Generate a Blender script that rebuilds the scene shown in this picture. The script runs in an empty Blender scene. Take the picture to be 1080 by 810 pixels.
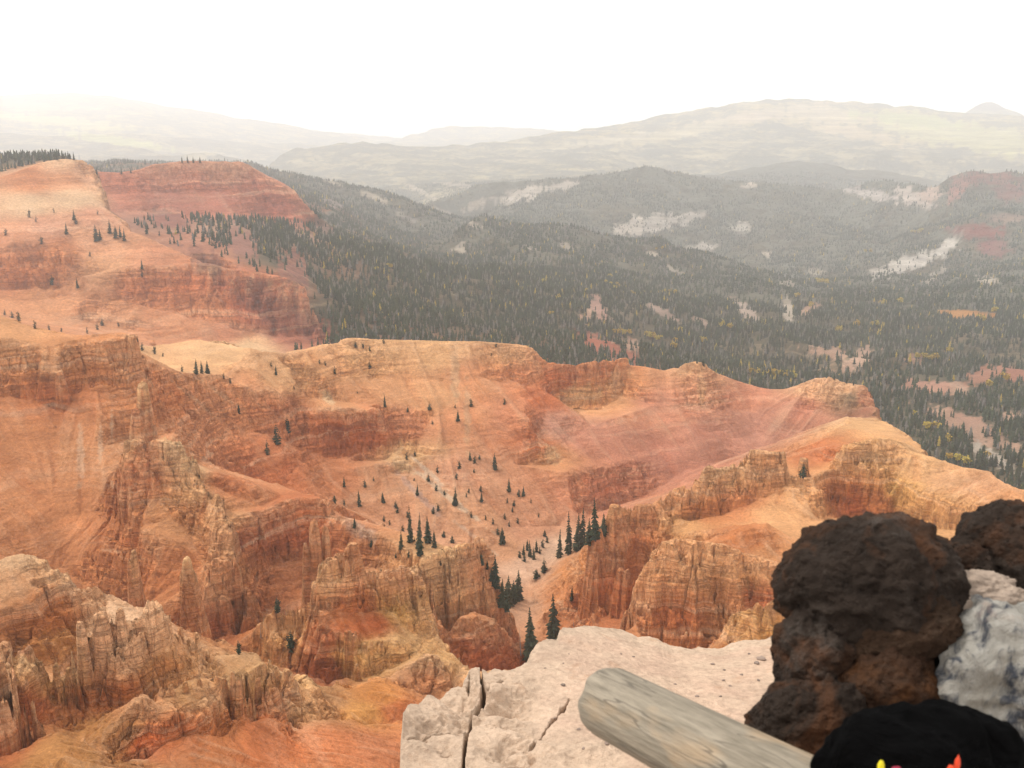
import bpy, math, random
import numpy as np
from mathutils import Vector
from mathutils.geometry import delaunay_2d_cdt

rng = np.random.default_rng(7)
random.seed(7)
S = bpy.context.scene
COL = S.collection
F = 1060.0                      # focal length, in pixels of a 1080 px wide frame
PITCH = math.radians(14.0)
CP, SP = math.cos(PITCH), math.sin(PITCH)
ZC = 1.65                       # eye height above the viewpoint ground
STEP = 0.00125                  # angular step of the near terrain grid

# ------------------------------------------------------------------ measuring
def ang(px, py):
    """azimuth and tangent of elevation of a measured sight line"""
    x = (np.asarray(px, float) - 540) / F
    y = (405 - np.asarray(py, float)) / F
    fy = CP + y * SP
    fz = -SP + y * CP
    return np.arctan2(x, fy), fz / np.hypot(x, fy)

def project(X, Y, Z):
    dz = Z - ZC
    d = Y * CP - dz * SP
    up = Y * SP + dz * CP
    d = np.where(d < 0.05, 0.05, d)
    return 540 + F * X / d, 405 - F * up / d

def unproj(px, py, depth):
    """world point at a distance along the optical axis"""
    x = (px - 540) / F * depth
    y = (405 - py) / F * depth
    return Vector((x, depth * CP + y * SP, ZC + y * CP - depth * SP))

def srgb(r, g, b):
    c = np.array([r, g, b], float) / 255
    return tuple(np.where(c <= 0.04045, c / 12.92, ((c + 0.055) / 1.055) ** 2.4))

# ------------------------------------------------------------------ noise
_P = np.random.default_rng(3).permutation(256).astype(np.int32)
_P = np.concatenate([_P, _P, _P])
_G = np.stack([np.cos(np.arange(256) * 2 * np.pi / 256), np.sin(np.arange(256) * 2 * np.pi / 256)], 1).astype(np.float32)

def pn(x, y, seed=0):
    x = np.asarray(x, np.float32) + seed * 17.31
    y = np.asarray(y, np.float32) + seed * 9.77
    xf, yf = np.floor(x), np.floor(y)
    xi, yi = xf.astype(np.int32) & 255, yf.astype(np.int32) & 255
    fx, fy = x - xf, y - yf
    u, v = fx * fx * fx * (fx * (fx * 6 - 15) + 10), fy * fy * fy * (fy * (fy * 6 - 15) + 10)
    def g(ix, iy, dx, dy):
        h = _P[_P[(xi + ix) & 255] + ((yi + iy) & 255)]
        return _G[h, 0] * dx + _G[h, 1] * dy
    a, b = g(0, 0, fx, fy), g(1, 0, fx - 1, fy)
    c, d = g(0, 1, fx, fy - 1), g(1, 1, fx - 1, fy - 1)
    p, q = a + u * (b - a), c + u * (d - c)
    return (p + v * (q - p)) * 1.5

def fbm(x, y, n=4, seed=0, gain=0.5):
    t, a, s = 0, 1.0, 0
    for i in range(n):
        t = t + a * pn(x * 2 ** i, y * 2 ** i, seed + i)
        s += a
        a *= gain
    return t / s

def ridge(x, y, seed=0):
    return 1 - np.abs(pn(x, y, seed)) * 2

def sstep(a, b, x):
    t = np.clip((x - a) / (b - a), 0, 1)
    return t * t * (3 - 2 * t)

def blur(a, n=1):
    for _ in range(n):
        b = a.copy()
        b[1:-1] = (a[:-2] + 2 * a[1:-1] + a[2:]) / 4
        a = b.copy()
        a[:, 1:-1] = (b[:, :-2] + 2 * b[:, 1:-1] + b[:, 2:]) / 4
    return a

def bil(A, i, j):
    """bilinear lookup, i rows, j columns (float)"""
    i = np.clip(i, 0, A.shape[0] - 1.001)
    j = np.clip(j, 0, A.shape[1] - 1.001)
    i0, j0 = i.astype(np.int32), j.astype(np.int32)
    fi, fj = (i - i0).astype(np.float32), (j - j0).astype(np.float32)
    return (A[i0, j0] * (1 - fi) * (1 - fj) + A[i0, j0 + 1] * (1 - fi) * fj
            + A[i0 + 1, j0] * fi * (1 - fj) + A[i0 + 1, j0 + 1] * fi * fj)

# ------------------------------------------------------------------ survey lines -> triangulated surface
class Survey:
    def __init__(s):
        s.u, s.v, s.z = [], [], []
    def put(s, az, r, z):
        s.u.append(float(az)); s.v.append(math.log(r)); s.z.append(float(z))
    def line(s, pts, back=None, step=5.0, ext=True):
        """pts = (px, py, r) along a ridge, a foot or a bed; r may be None between given ones. back=(metres, drop) adds the far side."""
        pts = [list(p) + [None] * (3 - len(p)) for p in pts]
        known = [i for i, p in enumerate(pts) if p[2] is not None]
        for i, p in enumerate(pts):
            if p[2] is None:
                a = max([k for k in known if k < i], default=None)
                b = min([k for k in known if k > i], default=None)
                if a is None: p[2] = pts[b][2]
                elif b is None: p[2] = pts[a][2]
                else:
                    t = (p[0] - pts[a][0]) / ((pts[b][0] - pts[a][0]) or 1)
                    if not 0 <= t <= 1: t = (i - a) / (b - a)
                    p[2] = math.exp(math.log(pts[a][2]) * (1 - t) + math.log(pts[b][2]) * t)
        if ext and pts[0][0] <= 5: pts.insert(0, [pts[0][0] - 150, pts[0][1], pts[0][2]])
        if ext and pts[-1][0] >= 1075: pts.append([pts[-1][0] + 150, pts[-1][1], pts[-1][2]])
        out = []
        for a, b in zip(pts[:-1], pts[1:]):
            n = max(1, int(math.hypot(b[0] - a[0], b[1] - a[1]) / step))
            for k in range(n):
                t = k / n
                out.append((a[0] + (b[0] - a[0]) * t, a[1] + (b[1] - a[1]) * t, math.exp(math.log(a[2]) * (1 - t) + math.log(b[2]) * t)))
        out.append(tuple(pts[-1]))
        for px, py, r in out:
            az, t = ang(px, py)
            z = ZC + t * r
            s.put(az, r, z)
            if back:
                bl = back if isinstance(back[0], (tuple, list)) else [back]
                for dist, drop in bl:
                    s.put(az, r + dist, z - drop)
    def raster(s, us, vs):
        pts = [Vector((a, b)) for a, b in zip(s.u, s.v)]
        co, _, tri, ov, _, _ = delaunay_2d_cdt(pts, [], [], 0, 1e-5)
        z = np.array([s.z[o[0]] for o in ov], np.float32)
        P = np.array([(c[0], c[1]) for c in co])
        du, dv = us[1] - us[0], vs[1] - vs[0]
        Z = np.zeros((len(vs), len(us)), np.float32)
        for t in tri:
            a, b, c = (P[k] for k in t)
            j0 = max(0, int(math.ceil((min(a[0], b[0], c[0]) - us[0]) / du))); j1 = min(len(us) - 1, int((max(a[0], b[0], c[0]) - us[0]) / du))
            i0 = max(0, int(math.ceil((min(a[1], b[1], c[1]) - vs[0]) / dv))); i1 = min(len(vs) - 1, int((max(a[1], b[1], c[1]) - vs[0]) / dv))
            if j1 < j0 or i1 < i0: continue
            U, V = us[j0:j1 + 1][None, :], vs[i0:i1 + 1][:, None]
            det = (b[0] - a[0]) * (c[1] - a[1]) - (c[0] - a[0]) * (b[1] - a[1])
            if abs(det) < 1e-14: continue
            w1 = ((U - a[0]) * (c[1] - a[1]) - (c[0] - a[0]) * (V - a[1])) / det
            w2 = ((b[0] - a[0]) * (V - a[1]) - (U - a[0]) * (b[1] - a[1])) / det
            m = (w1 >= -1e-6) & (w2 >= -1e-6) & (w1 + w2 <= 1 + 1e-6)
            zz = z[t[0]] * (1 - w1 - w2) + z[t[1]] * w1 + z[t[2]] * w2
            sub = Z[i0:i1 + 1, j0:j1 + 1]
            sub[m] = zz[m]
        return Z

T = Survey()
L = T.line
UMAX = 0.64
for u in np.linspace(-0.72, 0.72, 60):
    T.put(u, 50, -50)
    T.put(u, 80, -80)
    T.put(u, 120, -108)
    T.put(u, 26000, -300)
# --- bottom of the frame and below it
L([(0, 835, 165), (100, 835, 160), (200, 835, 165), (300, 835, 172), (400, 830, 190), (560, 830, 225), (700, 830, 240), (850, 830, 250), (1080, 830, 265)])
L([(0, 805, 172), (60, 800, 168), (110, 805, 170)])
# --- rounded knoll at the lower left corner
L([(20, 792, 176), (45, 776, 178), (62, 771, 178), (85, 780, 178), (112, 795, 174)], back=(7, 7))
L([(0, 690, 190), (12, 700, 190), (18, 735, 186), (22, 790, 180)], back=(6, 8), ext=False)
L([(110, 800, 180), (140, 806, 178), (165, 806, 178), (200, 800, 180)])
# --- pale hoodoo cluster: foot, crest, far side
L([(25, 770, 193), (50, 762, 195), (85, 770, 196), (110, 758, 198), (140, 748, 200), (170, 735, 203), (205, 724, 207), (240, 716, 212)])
L([(0, 676, 206), (8, 680), (12, 700), (20, 684), (30, 681), (36, 692), (48, 696), (52, 712), (58, 699), (63, 714), (72, 704), (80, 714, 206)], back=(8, 16), step=3)
L([(80, 668, 208), (83, 654), (96, 652), (99, 642), (112, 642), (118, 647), (126, 640), (130, 652, 210), (140, 650), (148, 643), (154, 634), (163, 633), (170, 642), (175, 662, 213), (183, 668), (190, 662), (197, 672), (207, 667), (214, 680), (222, 686), (240, 688, 222), (260, 690), (280, 686, 228)], back=(9, 18), step=3)
L([(110, 690, 203), (125, 705, 202), (140, 700, 204)])
# --- second wall, yellow and fluted
L([(144, 736, 191), (158, 730), (163, 742), (170, 722, 194), (182, 728), (200, 718, 197), (225, 713), (250, 708, 203), (265, 704), (282, 698, 210)], back=(10, 6), step=3)
L([(150, 803, 183), (175, 780, 186), (205, 772, 188), (235, 776, 190), (244, 752, 197), (262, 742, 202), (285, 742, 206)])
L([(172, 750, 189), (200, 745, 192), (232, 740, 195)])
# --- pale hummock behind the orange mound
L([(282, 698, 236), (300, 704, 240), (318, 714, 242), (335, 722, 245), (348, 724, 250), (358, 716, 256)], back=(10, 10))
L([(300, 735, 222), (315, 766, 212), (330, 748, 226), (336, 735, 232)])
# --- orange mounds
L([(245, 778, 190), (255, 765, 195), (270, 754, 202), (285, 752, 205), (300, 762, 206), (312, 768, 207), (335, 760, 214), (352, 754, 219), (385, 764, 222), (410, 764, 226), (432, 758, 232), (470, 760, 240), (520, 770, 250)], back=(9, 7))
L([(250, 815, 178), (300, 800, 190), (350, 800, 196), (400, 800, 203), (440, 800, 212)])
L([(362, 732, 246), (385, 722, 252), (405, 715, 258), (420, 720, 258), (440, 732, 256)], back=(8, 4))
L([(365, 752, 234), (400, 748, 240), (430, 745, 246)])
# --- basin floor with the two dark trees
L([(262, 690, 340), (285, 684, 347), (310, 690, 345), (325, 700, 335)])
L([(260, 668, 346), (285, 652, 360), (305, 660, 357), (322, 660, 356)])
L([(264, 628, 362), (290, 614, 376), (320, 622, 375)])
# --- banded knob on the left edge
L([(0, 588, 272), (10, 583, 272), (25, 581), (42, 580, 272), (55, 588), (68, 596, 273), (80, 605), (90, 612), (108, 622, 276)], back=(9, 12), step=3)
L([(0, 618, 264), (40, 618, 264), (85, 628, 268), (112, 634, 272)])
L([(0, 645, 257), (50, 645, 258), (110, 644, 268)])
L([(0, 690, 250), (45, 702, 247), (80, 712, 246), (116, 690, 258)])
L([(135, 680, 330), (185, 682, 328), (232, 690, 322)])
# --- bowl of the left amphitheatre
L([(0, 560, 418), (60, 600, 405), (110, 630, 386), (150, 660, 341), (190, 672, 334)])
L([(0, 490, 456), (50, 520, 442), (100, 540, 428), (150, 560, 383), (190, 572, 374)])
L([(0, 450, 476), (60, 460, 473), (100, 470, 461), (124, 500, 446)])
# --- spires block and white crested fin
L([(128, 462, 412), (140, 458, 412), (150, 457), (165, 456), (177, 458, 408), (188, 462), (197, 467, 403), (203, 480), (213, 492, 396), (222, 508), (230, 522, 385), (238, 540), (247, 552, 368), (251, 580), (256, 600, 352)], back=(7, 12), step=3)
L([(128, 512, 402), (150, 520, 400), (175, 520, 397), (185, 548, 388), (203, 566, 381), (220, 600, 362), (230, 622, 352)], step=4)
L([(214, 588, 342), (232, 583, 343), (252, 587, 343), (257, 610, 340)], back=(4, 8), step=3)
L([(216, 640, 333), (232, 668, 330), (252, 668, 330)], step=4)
# --- top left cliff
L([(0, 331, 545), (18, 337, 540), (40, 346, 530), (62, 351, 522), (90, 353, 515), (115, 351), (132, 349, 510), (142, 352, 506), (146, 372, 504)], back=((10, 8), (40, 16)), step=4)
L([(0, 357, 507), (30, 362, 505), (55, 366, 503), (80, 360, 505), (110, 360, 505), (130, 356, 505)])
L([(0, 416, 494), (35, 420, 492), (60, 428, 489), (75, 412, 493), (105, 402, 495), (130, 400, 496), (141, 404, 495)])
L([(48, 392, 492), (57, 394, 490), (66, 392, 492)], step=3)
# --- slope falling to the right from that cliff
L([(147, 373, 520), (162, 381), (175, 389, 535), (200, 393, 548), (220, 394), (238, 394, 568)], back=((15, 5),))
L([(150, 420, 492), (200, 440, 519), (250, 450, 543), (290, 455, 554)])
L([(184, 455, 485), (220, 490, 490), (260, 510, 508), (300, 515, 517)])
L([(160, 365, 640), (175, 363, 645), (205, 358, 652), (235, 357, 655), (250, 359, 655), (262, 366, 640)], back=((25, 18),))
L([(170, 385, 600), (200, 385, 600), (230, 388, 600), (255, 380, 610)])
# --- main ridge crest
L([(252, 380, 588), (264, 369, 598), (285, 371, 606), (300, 370), (322, 367, 618), (342, 362, 625), (352, 360), (366, 355, 640), (400, 357), (430, 358, 652), (470, 359), (500, 359, 660), (530, 361), (555, 363, 672), (566, 368), (572, 378, 680), (580, 381), (590, 382, 686), (605, 383), (615, 381, 690), (630, 379), (648, 377, 702), (661, 376, 706), (663, 384), (680, 386), (700, 390, 715), (714, 386), (722, 382), (735, 380, 720), (746, 383), (752, 391, 725), (775, 400), (790, 405, 735), (808, 410, 740), (835, 410, 738), (845, 404), (858, 398, 722), (870, 395, 716), (884, 398), (893, 402, 708), (905, 405, 706), (921, 405, 702), (924, 420, 700), (925, 432, 690)], back=((12, 10), (60, 70), (120, 130)), step=3)
# --- slopes below it
L([(345, 400, 600), (400, 400, 622), (450, 400, 628), (500, 400, 634), (550, 402, 648)])
L([(270, 410, 560), (320, 415, 585), (400, 430, 592), (450, 430, 600), (500, 432, 604), (550, 440, 612)])
L([(300, 470, 545), (340, 500, 546), (400, 490, 556), (450, 480, 568), (500, 480, 573), (545, 490, 578)])
L([(255, 520, 502), (320, 522, 510), (380, 540, 528), (420, 560, 518), (470, 560, 516), (500, 555, 515), (560, 555, 532), (590, 555, 542)])
# cliff under the crest, and the dark red bluff on the left
L([(324, 440, 572), (335, 435), (360, 432, 575), (380, 432), (397, 430, 579), (402, 442, 576)], back=(14, 1))
L([(326, 474, 560), (345, 480), (368, 484, 563), (392, 486, 565), (404, 484, 566)])
L([(588, 402, 684), (610, 402, 686), (640, 395, 696), (658, 392, 700)])
L([(590, 430, 675), (612, 432, 676), (632, 432, 679), (655, 418, 690)])
# buttress with the overhung cliff
L([(574, 405, 655), (578, 425, 642), (572, 442, 628), (568, 460, 618), (585, 455, 622)], step=3)
L([(556, 470, 596), (570, 490, 592), (585, 490, 594), (598, 484, 602)])
L([(555, 430, 622), (560, 450, 606)])
# pale knob with the pale streaked apron
L([(414, 478, 570), (424, 474, 571), (438, 475, 571), (441, 484, 568)], back=(8, 1))
L([(410, 496, 556), (430, 498, 557), (445, 496, 558)])
# --- purple slope and its strata
L([(600, 460, 627), (650, 440, 652), (700, 425, 689), (740, 430, 694), (790, 435, 710), (850, 430, 702), (890, 432, 690)])
L([(600, 500, 582), (650, 490, 614), (700, 480, 642), (740, 468, 660), (800, 458, 690), (850, 452, 684), (885, 450, 675)])
L([(600, 540, 552), (640, 540, 588), (680, 525, 608), (720, 500, 634), (770, 485, 658), (830, 475, 668), (870, 470, 665)])
# --- the wash and its banks
L([(598, 556, 538), (585, 572, 520), (572, 585, 505), (555, 597, 490), (548, 612, 470), (545, 632, 446), (552, 650, 428), (556, 675, 405), (560, 705, 385)], ext=False)
L([(612, 560, 535), (598, 575, 516), (580, 592, 497), (562, 604, 482), (558, 620, 464), (560, 640, 440), (568, 662, 415), (575, 690, 392)], ext=False)
L([(520, 575, 508), (505, 590, 492), (510, 620, 448), (530, 650, 425), (545, 680, 400)], ext=False)
L([(450, 725, 340), (500, 725, 345), (560, 730, 365), (640, 720, 345)])
# --- tan dune slope
L([(562, 610, 472), (580, 598, 472), (600, 588, 470), (620, 576, 464), (640, 560, 456)], back=(12, 3))
L([(580, 630, 442), (610, 620, 434), (625, 605, 434)])
L([(590, 655, 408), (615, 648, 402), (626, 650, 394)])
# --- red cliffs of the middle, spires, castle fin
L([(244, 545, 386), (262, 540, 388), (278, 538), (300, 527, 400), (318, 525, 403), (340, 526, 405), (350, 540, 402)], back=(10, 2))
L([(246, 582, 376), (266, 592, 377), (300, 590, 387), (322, 585, 391), (340, 600, 388)])
L([(334, 604, 300), (338, 594), (345, 588, 302), (352, 583), (358, 580, 303), (372, 578, 304), (382, 590, 305), (400, 590, 307), (415, 592), (430, 597, 309), (440, 606), (446, 615, 311), (452, 628), (457, 648, 308), (462, 668, 303), (472, 684, 298), (485, 695, 294), (498, 706, 291)], back=(7, 12), step=3)
L([(336, 640, 296), (360, 640, 298), (390, 642, 300), (415, 640, 303), (432, 640, 304)])
L([(338, 660, 291), (360, 662, 292), (400, 666, 294), (425, 665, 297), (440, 668, 298)])
L([(330, 716, 283), (345, 722, 282), (362, 718, 284)])
L([(363, 668, 288), (370, 664), (380, 676, 288), (398, 675), (420, 672, 291), (432, 677, 291)], back=(2, 1), step=3)
L([(364, 716, 281), (380, 716, 280), (398, 712, 282), (420, 702, 285), (440, 692, 288)])
L([(395, 724, 266), (415, 708, 270), (440, 694, 273), (452, 688, 274), (464, 700, 273), (474, 722, 270)], back=(5, 4), step=3)
L([(430, 735, 264), (450, 738, 264), (470, 740, 263)])
# --- pale tent-shaped ridge
L([(442, 592, 346), (450, 583), (462, 578, 352), (475, 574), (488, 570, 358), (497, 562, 362), (504, 563, 364), (510, 572, 364), (522, 592, 363), (527, 610, 362)], back=(6, 12), step=3)
L([(446, 620, 341), (458, 650, 337), (470, 672, 332), (484, 640, 347), (500, 640, 352), (520, 640, 355)])
L([(484, 652, 335), (500, 648, 338), (518, 654, 341), (530, 662, 343), (545, 672, 345), (556, 680, 348)], back=(5, 1), step=3)
L([(478, 700, 322), (500, 706, 325), (530, 712, 330), (552, 716, 334)])
# --- right-hand fins
L([(622, 575, 400), (624, 562, 402), (632, 556), (638, 562), (641, 542, 408), (648, 533, 412), (656, 529), (668, 531, 416), (690, 527, 420), (700, 523), (706, 512, 426), (722, 508, 429), (735, 510), (737, 492, 434), (745, 485, 437), (760, 487), (776, 490, 441), (780, 474), (788, 469, 444), (805, 467, 446), (822, 469), (834, 477, 448), (843, 480, 449), (846, 498, 448)], back=(12, 22), step=3)
L([(625, 640, 391), (636, 652, 389), (655, 652, 390), (672, 642, 394)])
L([(640, 590, 400), (665, 575, 406), (690, 565, 410), (712, 562, 412)])
L([(712, 545, 421), (735, 546, 424), (760, 543, 429), (785, 532, 434), (812, 518, 440), (842, 504, 445)])
L([(625, 662, 378), (645, 672, 372), (668, 685, 360)])
L([(670, 612, 345), (680, 598, 347), (690, 578), (699, 569, 349), (712, 566), (727, 567, 350), (748, 572), (767, 573, 353), (780, 578), (793, 584, 355), (812, 590), (832, 595, 357), (860, 610, 357)], back=(8, 7), step=3)
L([(670, 657, 336), (690, 678, 335), (720, 684, 335), (745, 688, 336), (775, 684, 338), (800, 667, 341), (832, 654, 344), (870, 662, 345)])
L([(762, 668, 324), (775, 648, 326), (792, 640), (812, 630, 328), (836, 632, 330), (870, 640, 332)], back=(4, 3), step=3)
L([(690, 715, 312), (760, 705, 314), (835, 700, 316), (900, 700, 318), (1080, 720, 310)])
L([(768, 568, 372), (776, 560, 375), (795, 557), (808, 556, 381)], back=(8, 1), step=3)
L([(768, 580, 367), (785, 578, 370), (806, 574, 375)])
# --- orange slope between fins and yellow ridge
L([(843, 507, 454), (858, 500, 460), (872, 495, 466), (884, 490, 471)], back=(12, 5))
L([(820, 560, 402), (845, 552, 418), (870, 547, 438)])
L([(832, 592, 372), (870, 582, 385), (930, 580, 402), (1000, 580, 402), (1080, 590, 392)])
L([(850, 478, 520), (868, 464, 540), (884, 452, 560)])
# --- yellow ridge
L([(925, 434, 660), (930, 440, 620), (936, 446, 595), (948, 453), (958, 459, 560), (971, 469, 530), (977, 483, 512), (993, 492, 498), (1010, 492), (1022, 493, 482), (1045, 496, 470), (1057, 506, 455), (1080, 518, 440)], back=((15, 10), (60, 60), (140, 150)))
L([(890, 466, 480), (905, 462, 482), (920, 461, 484), (940, 462, 488), (960, 475, 488)])
L([(896, 440, 610), (900, 452, 550)])
L([(885, 545, 463), (902, 543, 466), (920, 545, 467), (940, 543, 466)])
L([(944, 500, 476), (958, 512, 468), (975, 518, 462), (1000, 528, 452), (1040, 535, 438), (1080, 545, 425)])
L([(952, 553, 456), (985, 558, 449), (1015, 558, 442), (1080, 572, 415)])

# --- far left amphitheatre, 1000 m to 1900 m
L([(0, 327, 1166), (40, 332, 1159), (80, 338, 1154), (130, 340, 1140), (155, 355, 1110)])
L([(0, 303, 1205), (30, 302, 1205), (60, 303, 1206), (84, 296, 1200)])
L([(0, 262, 1235), (15, 256), (35, 258, 1240), (60, 257, 1240), (78, 264, 1238), (84, 276, 1225)])
L([(86, 291, 1200), (105, 288, 1196), (130, 280, 1196), (150, 278, 1196), (175, 280), (200, 277, 1190), (225, 280), (240, 283, 1182), (275, 287), (300, 292, 1172), (312, 296), (319, 301, 1164)], back=((12, 2),), ext=False)
L([(95, 312, 1168), (140, 318, 1164), (180, 328, 1158), (220, 336, 1150), (250, 345, 1142), (290, 352, 1138), (325, 352, 1138)])
L([(130, 333, 1137), (180, 345, 1124), (230, 352, 1126), (262, 362, 1118), (320, 364, 1121)])
L([(95, 178, 1425), (104, 186, 1412), (108, 200, 1390), (115, 218, 1345), (125, 230, 1315), (138, 242, 1285), (155, 248, 1262), (178, 258, 1238), (200, 270, 1208), (222, 277, 1194), (240, 283, 1184)], back=((40, 20), (90, 45)), ext=False, step=4)
L([(319, 301, 1164), (325, 318, 1150), (332, 340, 1138), (345, 358, 1125)], back=((30, 15), (60, 35)), ext=False)
L([(0, 225, 1309), (40, 222, 1315), (80, 220, 1322), (105, 224, 1312)])
L([(0, 205, 1362), (40, 198, 1378), (80, 195, 1388), (100, 196, 1388)])
L([(0, 187, 1402), (20, 180, 1405), (40, 172, 1420), (60, 168, 1428), (85, 166, 1430), (96, 170, 1430)], back=((60, 4),))
L([(0, 168, 1650), (40, 166, 1640), (70, 165, 1640)], back=((80, 0), (200, 40)))
# back cliff
L([(102, 181, 1740), (125, 182, 1740), (150, 178, 1750), (162, 173, 1760), (180, 171), (200, 169, 1790), (225, 170), (240, 170, 1810), (258, 172), (268, 177, 1840), (285, 187, 1850), (300, 194), (310, 202, 1855), (318, 210), (326, 220, 1855)], back=((40, 3), (160, 60), (300, 130)), ext=False, step=4)
L([(108, 204, 1705), (150, 203, 1715), (200, 200, 1750), (250, 199, 1785), (300, 212, 1825)])
L([(110, 224, 1650), (150, 225, 1665), (200, 226, 1695), (250, 226, 1730), (290, 232, 1775), (318, 234, 1800)])
L([(140, 241, 1500), (170, 246, 1470), (210, 246, 1500), (260, 244, 1590), (310, 242, 1720)])
L([(205, 264, 1330), (230, 268, 1335), (280, 270, 1400), (330, 250, 1700)])
L([(250, 281, 1270), (265, 285, 1265), (300, 288, 1290), (330, 318, 1250), (345, 345, 1220), (352, 356, 1195), (380, 356, 1195)])
L([(326, 220, 1870), (340, 232, 1880), (360, 244, 1900), (400, 262, 1920), (440, 270, 1940), (470, 276, 1960)], back=((150, 60),), ext=False)
L([(350, 300, 1450), (420, 310, 1500), (500, 320, 1550), (560, 330, 1550)])
L([(400, 353, 1180), (470, 355, 1260), (560, 360, 1300), (600, 372, 1280), (650, 372, 1310), (700, 380, 1330)])
L([(620, 335, 1650), (700, 345, 1700), (760, 350, 1750), (820, 355, 1750)])
L([(760, 395, 1380), (830, 400, 1400), (900, 395, 1450), (1000, 395, 1480), (1080, 395, 1480)])
L([(925, 450, 1180), (1000, 460, 1150), (1080, 480, 1080)])
L([(1000, 520, 960), (1080, 540, 920)])
L([(900, 350, 1900), (1000, 350, 1950), (1080, 345, 1980)])
L([(870, 310, 2350), (950, 312, 2400), (1010, 305, 2500), (1080, 300, 2550)])
L([(560, 290, 2000), (650, 300, 2050), (720, 315, 2100), (790, 325, 2150)])
# forested spur with the crest towards the pale outcrops
L([(470, 262, 2632), (485, 245, 2710), (500, 232, 2778), (520, 227), (545, 229, 2800), (580, 234), (640, 245, 2867), (700, 256, 2912), (740, 266, 2968), (780, 280, 2968), (815, 292, 2968), (850, 300, 2912)], back=((120, 25), (400, 70)))
L([(480, 290, 2184), (530, 262, 2464), (600, 268, 2498), (680, 285, 2554)])
# valley wall beyond, left arm of the main valley
L([(268, 172, 3780), (290, 176), (320, 180, 3850), (360, 191), (400, 206, 3990), (430, 216), (460, 230, 4060), (482, 240, 4088)], back=((200, 60), (500, 120)), ext=False)
L([(330, 228, 2350), (380, 248, 2450), (430, 262, 2500), (465, 269, 2550)])
# mid hills
L([(482, 232, 4095), (520, 226, 4095), (600, 240, 4030), (660, 252, 3965), (720, 268, 3900), (780, 285, 3835)])
L([(482, 205, 4810), (500, 194), (530, 189, 4810), (570, 188), (600, 187, 4810), (620, 183), (650, 180, 4875), (680, 175), (700, 177, 4940), (730, 183), (760, 188, 4940), (800, 192), (850, 196, 5070), (880, 200)], back=((300, 60), (800, 100)), ext=False)
L([(790, 235, 4420), (850, 240, 4420), (910, 240, 4420), (950, 250, 4290)])
L([(870, 290, 3510), (900, 272, 3770), (930, 262, 3965)])
L([(885, 210, 4940), (905, 192, 5005), (930, 188, 5005), (960, 192, 4940), (985, 196, 4875)], back=((200, 40),), ext=False)
L([(985, 196, 4550), (1000, 183, 4615), (1020, 178), (1045, 182, 4615), (1065, 181), (1080, 184, 4615)], back=((300, 60), (800, 100)))
L([(1000, 208, 4290), (1040, 205, 4290), (1080, 208, 4290)])
L([(965, 240, 4030), (1000, 228, 4095), (1040, 222, 4095), (1080, 222, 4095)])
L([(1003, 250, 3705), (1010, 236, 3744), (1028, 226), (1045, 219, 3770), (1062, 221), (1080, 216, 3770)], back=((120, 20),))
L([(1005, 256, 3640), (1040, 256, 3614), (1080, 250, 3588)])
L([(915, 280, 3536), (950, 268, 3588), (990, 258, 3627), (1008, 252, 3640)])
L([(915, 294, 3406), (960, 296, 3380), (1010, 282, 3406), (1080, 275, 3432)])
# intermediate far hill
L([(700, 182, 6760), (760, 181), (800, 175, 6890), (838, 170), (870, 173, 7020), (900, 178), (940, 181, 7020), (1000, 190), (1080, 195, 6760)], back=((300, 60), (800, 100)), ext=True)
L([(300, 240, 5590), (400, 232, 5590), (470, 228, 5590), (482, 225, 5590)], ext=False)
# far ridge
L([(268, 185, 7280), (285, 170, 8060), (300, 160, 8450), (318, 153), (340, 150, 8580), (360, 150), (380, 149, 8710), (420, 154), (450, 156, 8840), (480, 153), (510, 149, 9100), (540, 146), (570, 141, 9620), (600, 136), (640, 131, 10400), (680, 126), (700, 120, 10790), (730, 115), (760, 109, 11180), (790, 106), (820, 104, 11440), (850, 104), (880, 106, 11700), (920, 108), (960, 111, 11700), (1000, 113), (1015, 117, 11700), (1080, 122, 11700)], back=((400, 80), (1500, 300)), ext=False)
L([(1080, 122, 11700), (1200, 126, 11700)], ext=False)
L([(1000, 122, 14500), (1018, 116), (1030, 109), (1045, 105, 14500), (1058, 110), (1070, 118), (1090, 124, 14500)], back=((400, 120),), ext=False)
L([(740, 134, 9880), (770, 126, 10010), (800, 118, 10140), (815, 126, 10010), (840, 136, 9750)], ext=False)
L([(560, 160, 8450), (640, 155, 8580), (720, 150, 8840), (800, 150, 8970), (900, 145, 9360), (1000, 140, 9750), (1080, 140, 9750)])
L([(300, 190, 6890), (400, 188, 7020), (480, 185, 7150), (560, 175, 7410), (640, 172, 7540)], ext=False)
L([(900, 165, 8060), (1000, 165, 8190), (1080, 165, 8190)])
# far left mountains
L([(0, 166, 8000), (60, 163, 8000), (150, 164, 8200), (220, 160, 8400), (262, 166, 8200)], back=((300, 40),))
L([(0, 138, 10500), (60, 141, 10500), (120, 140, 11000), (180, 143, 11500), (220, 146, 12000), (270, 149, 12500)], back=((600, 60),))
L([(0, 97, 17000), (30, 96), (60, 95, 17000), (90, 98), (130, 104, 17500), (180, 112), (230, 122, 19000), (270, 130), (310, 140, 22000), (335, 148, 22000)], back=((900, 300),))
L([(410, 150, 16000), (440, 140, 16500), (470, 134, 17000), (500, 132), (530, 132, 17000), (560, 134), (590, 138, 17000)], back=((900, 300),), ext=False)

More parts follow.
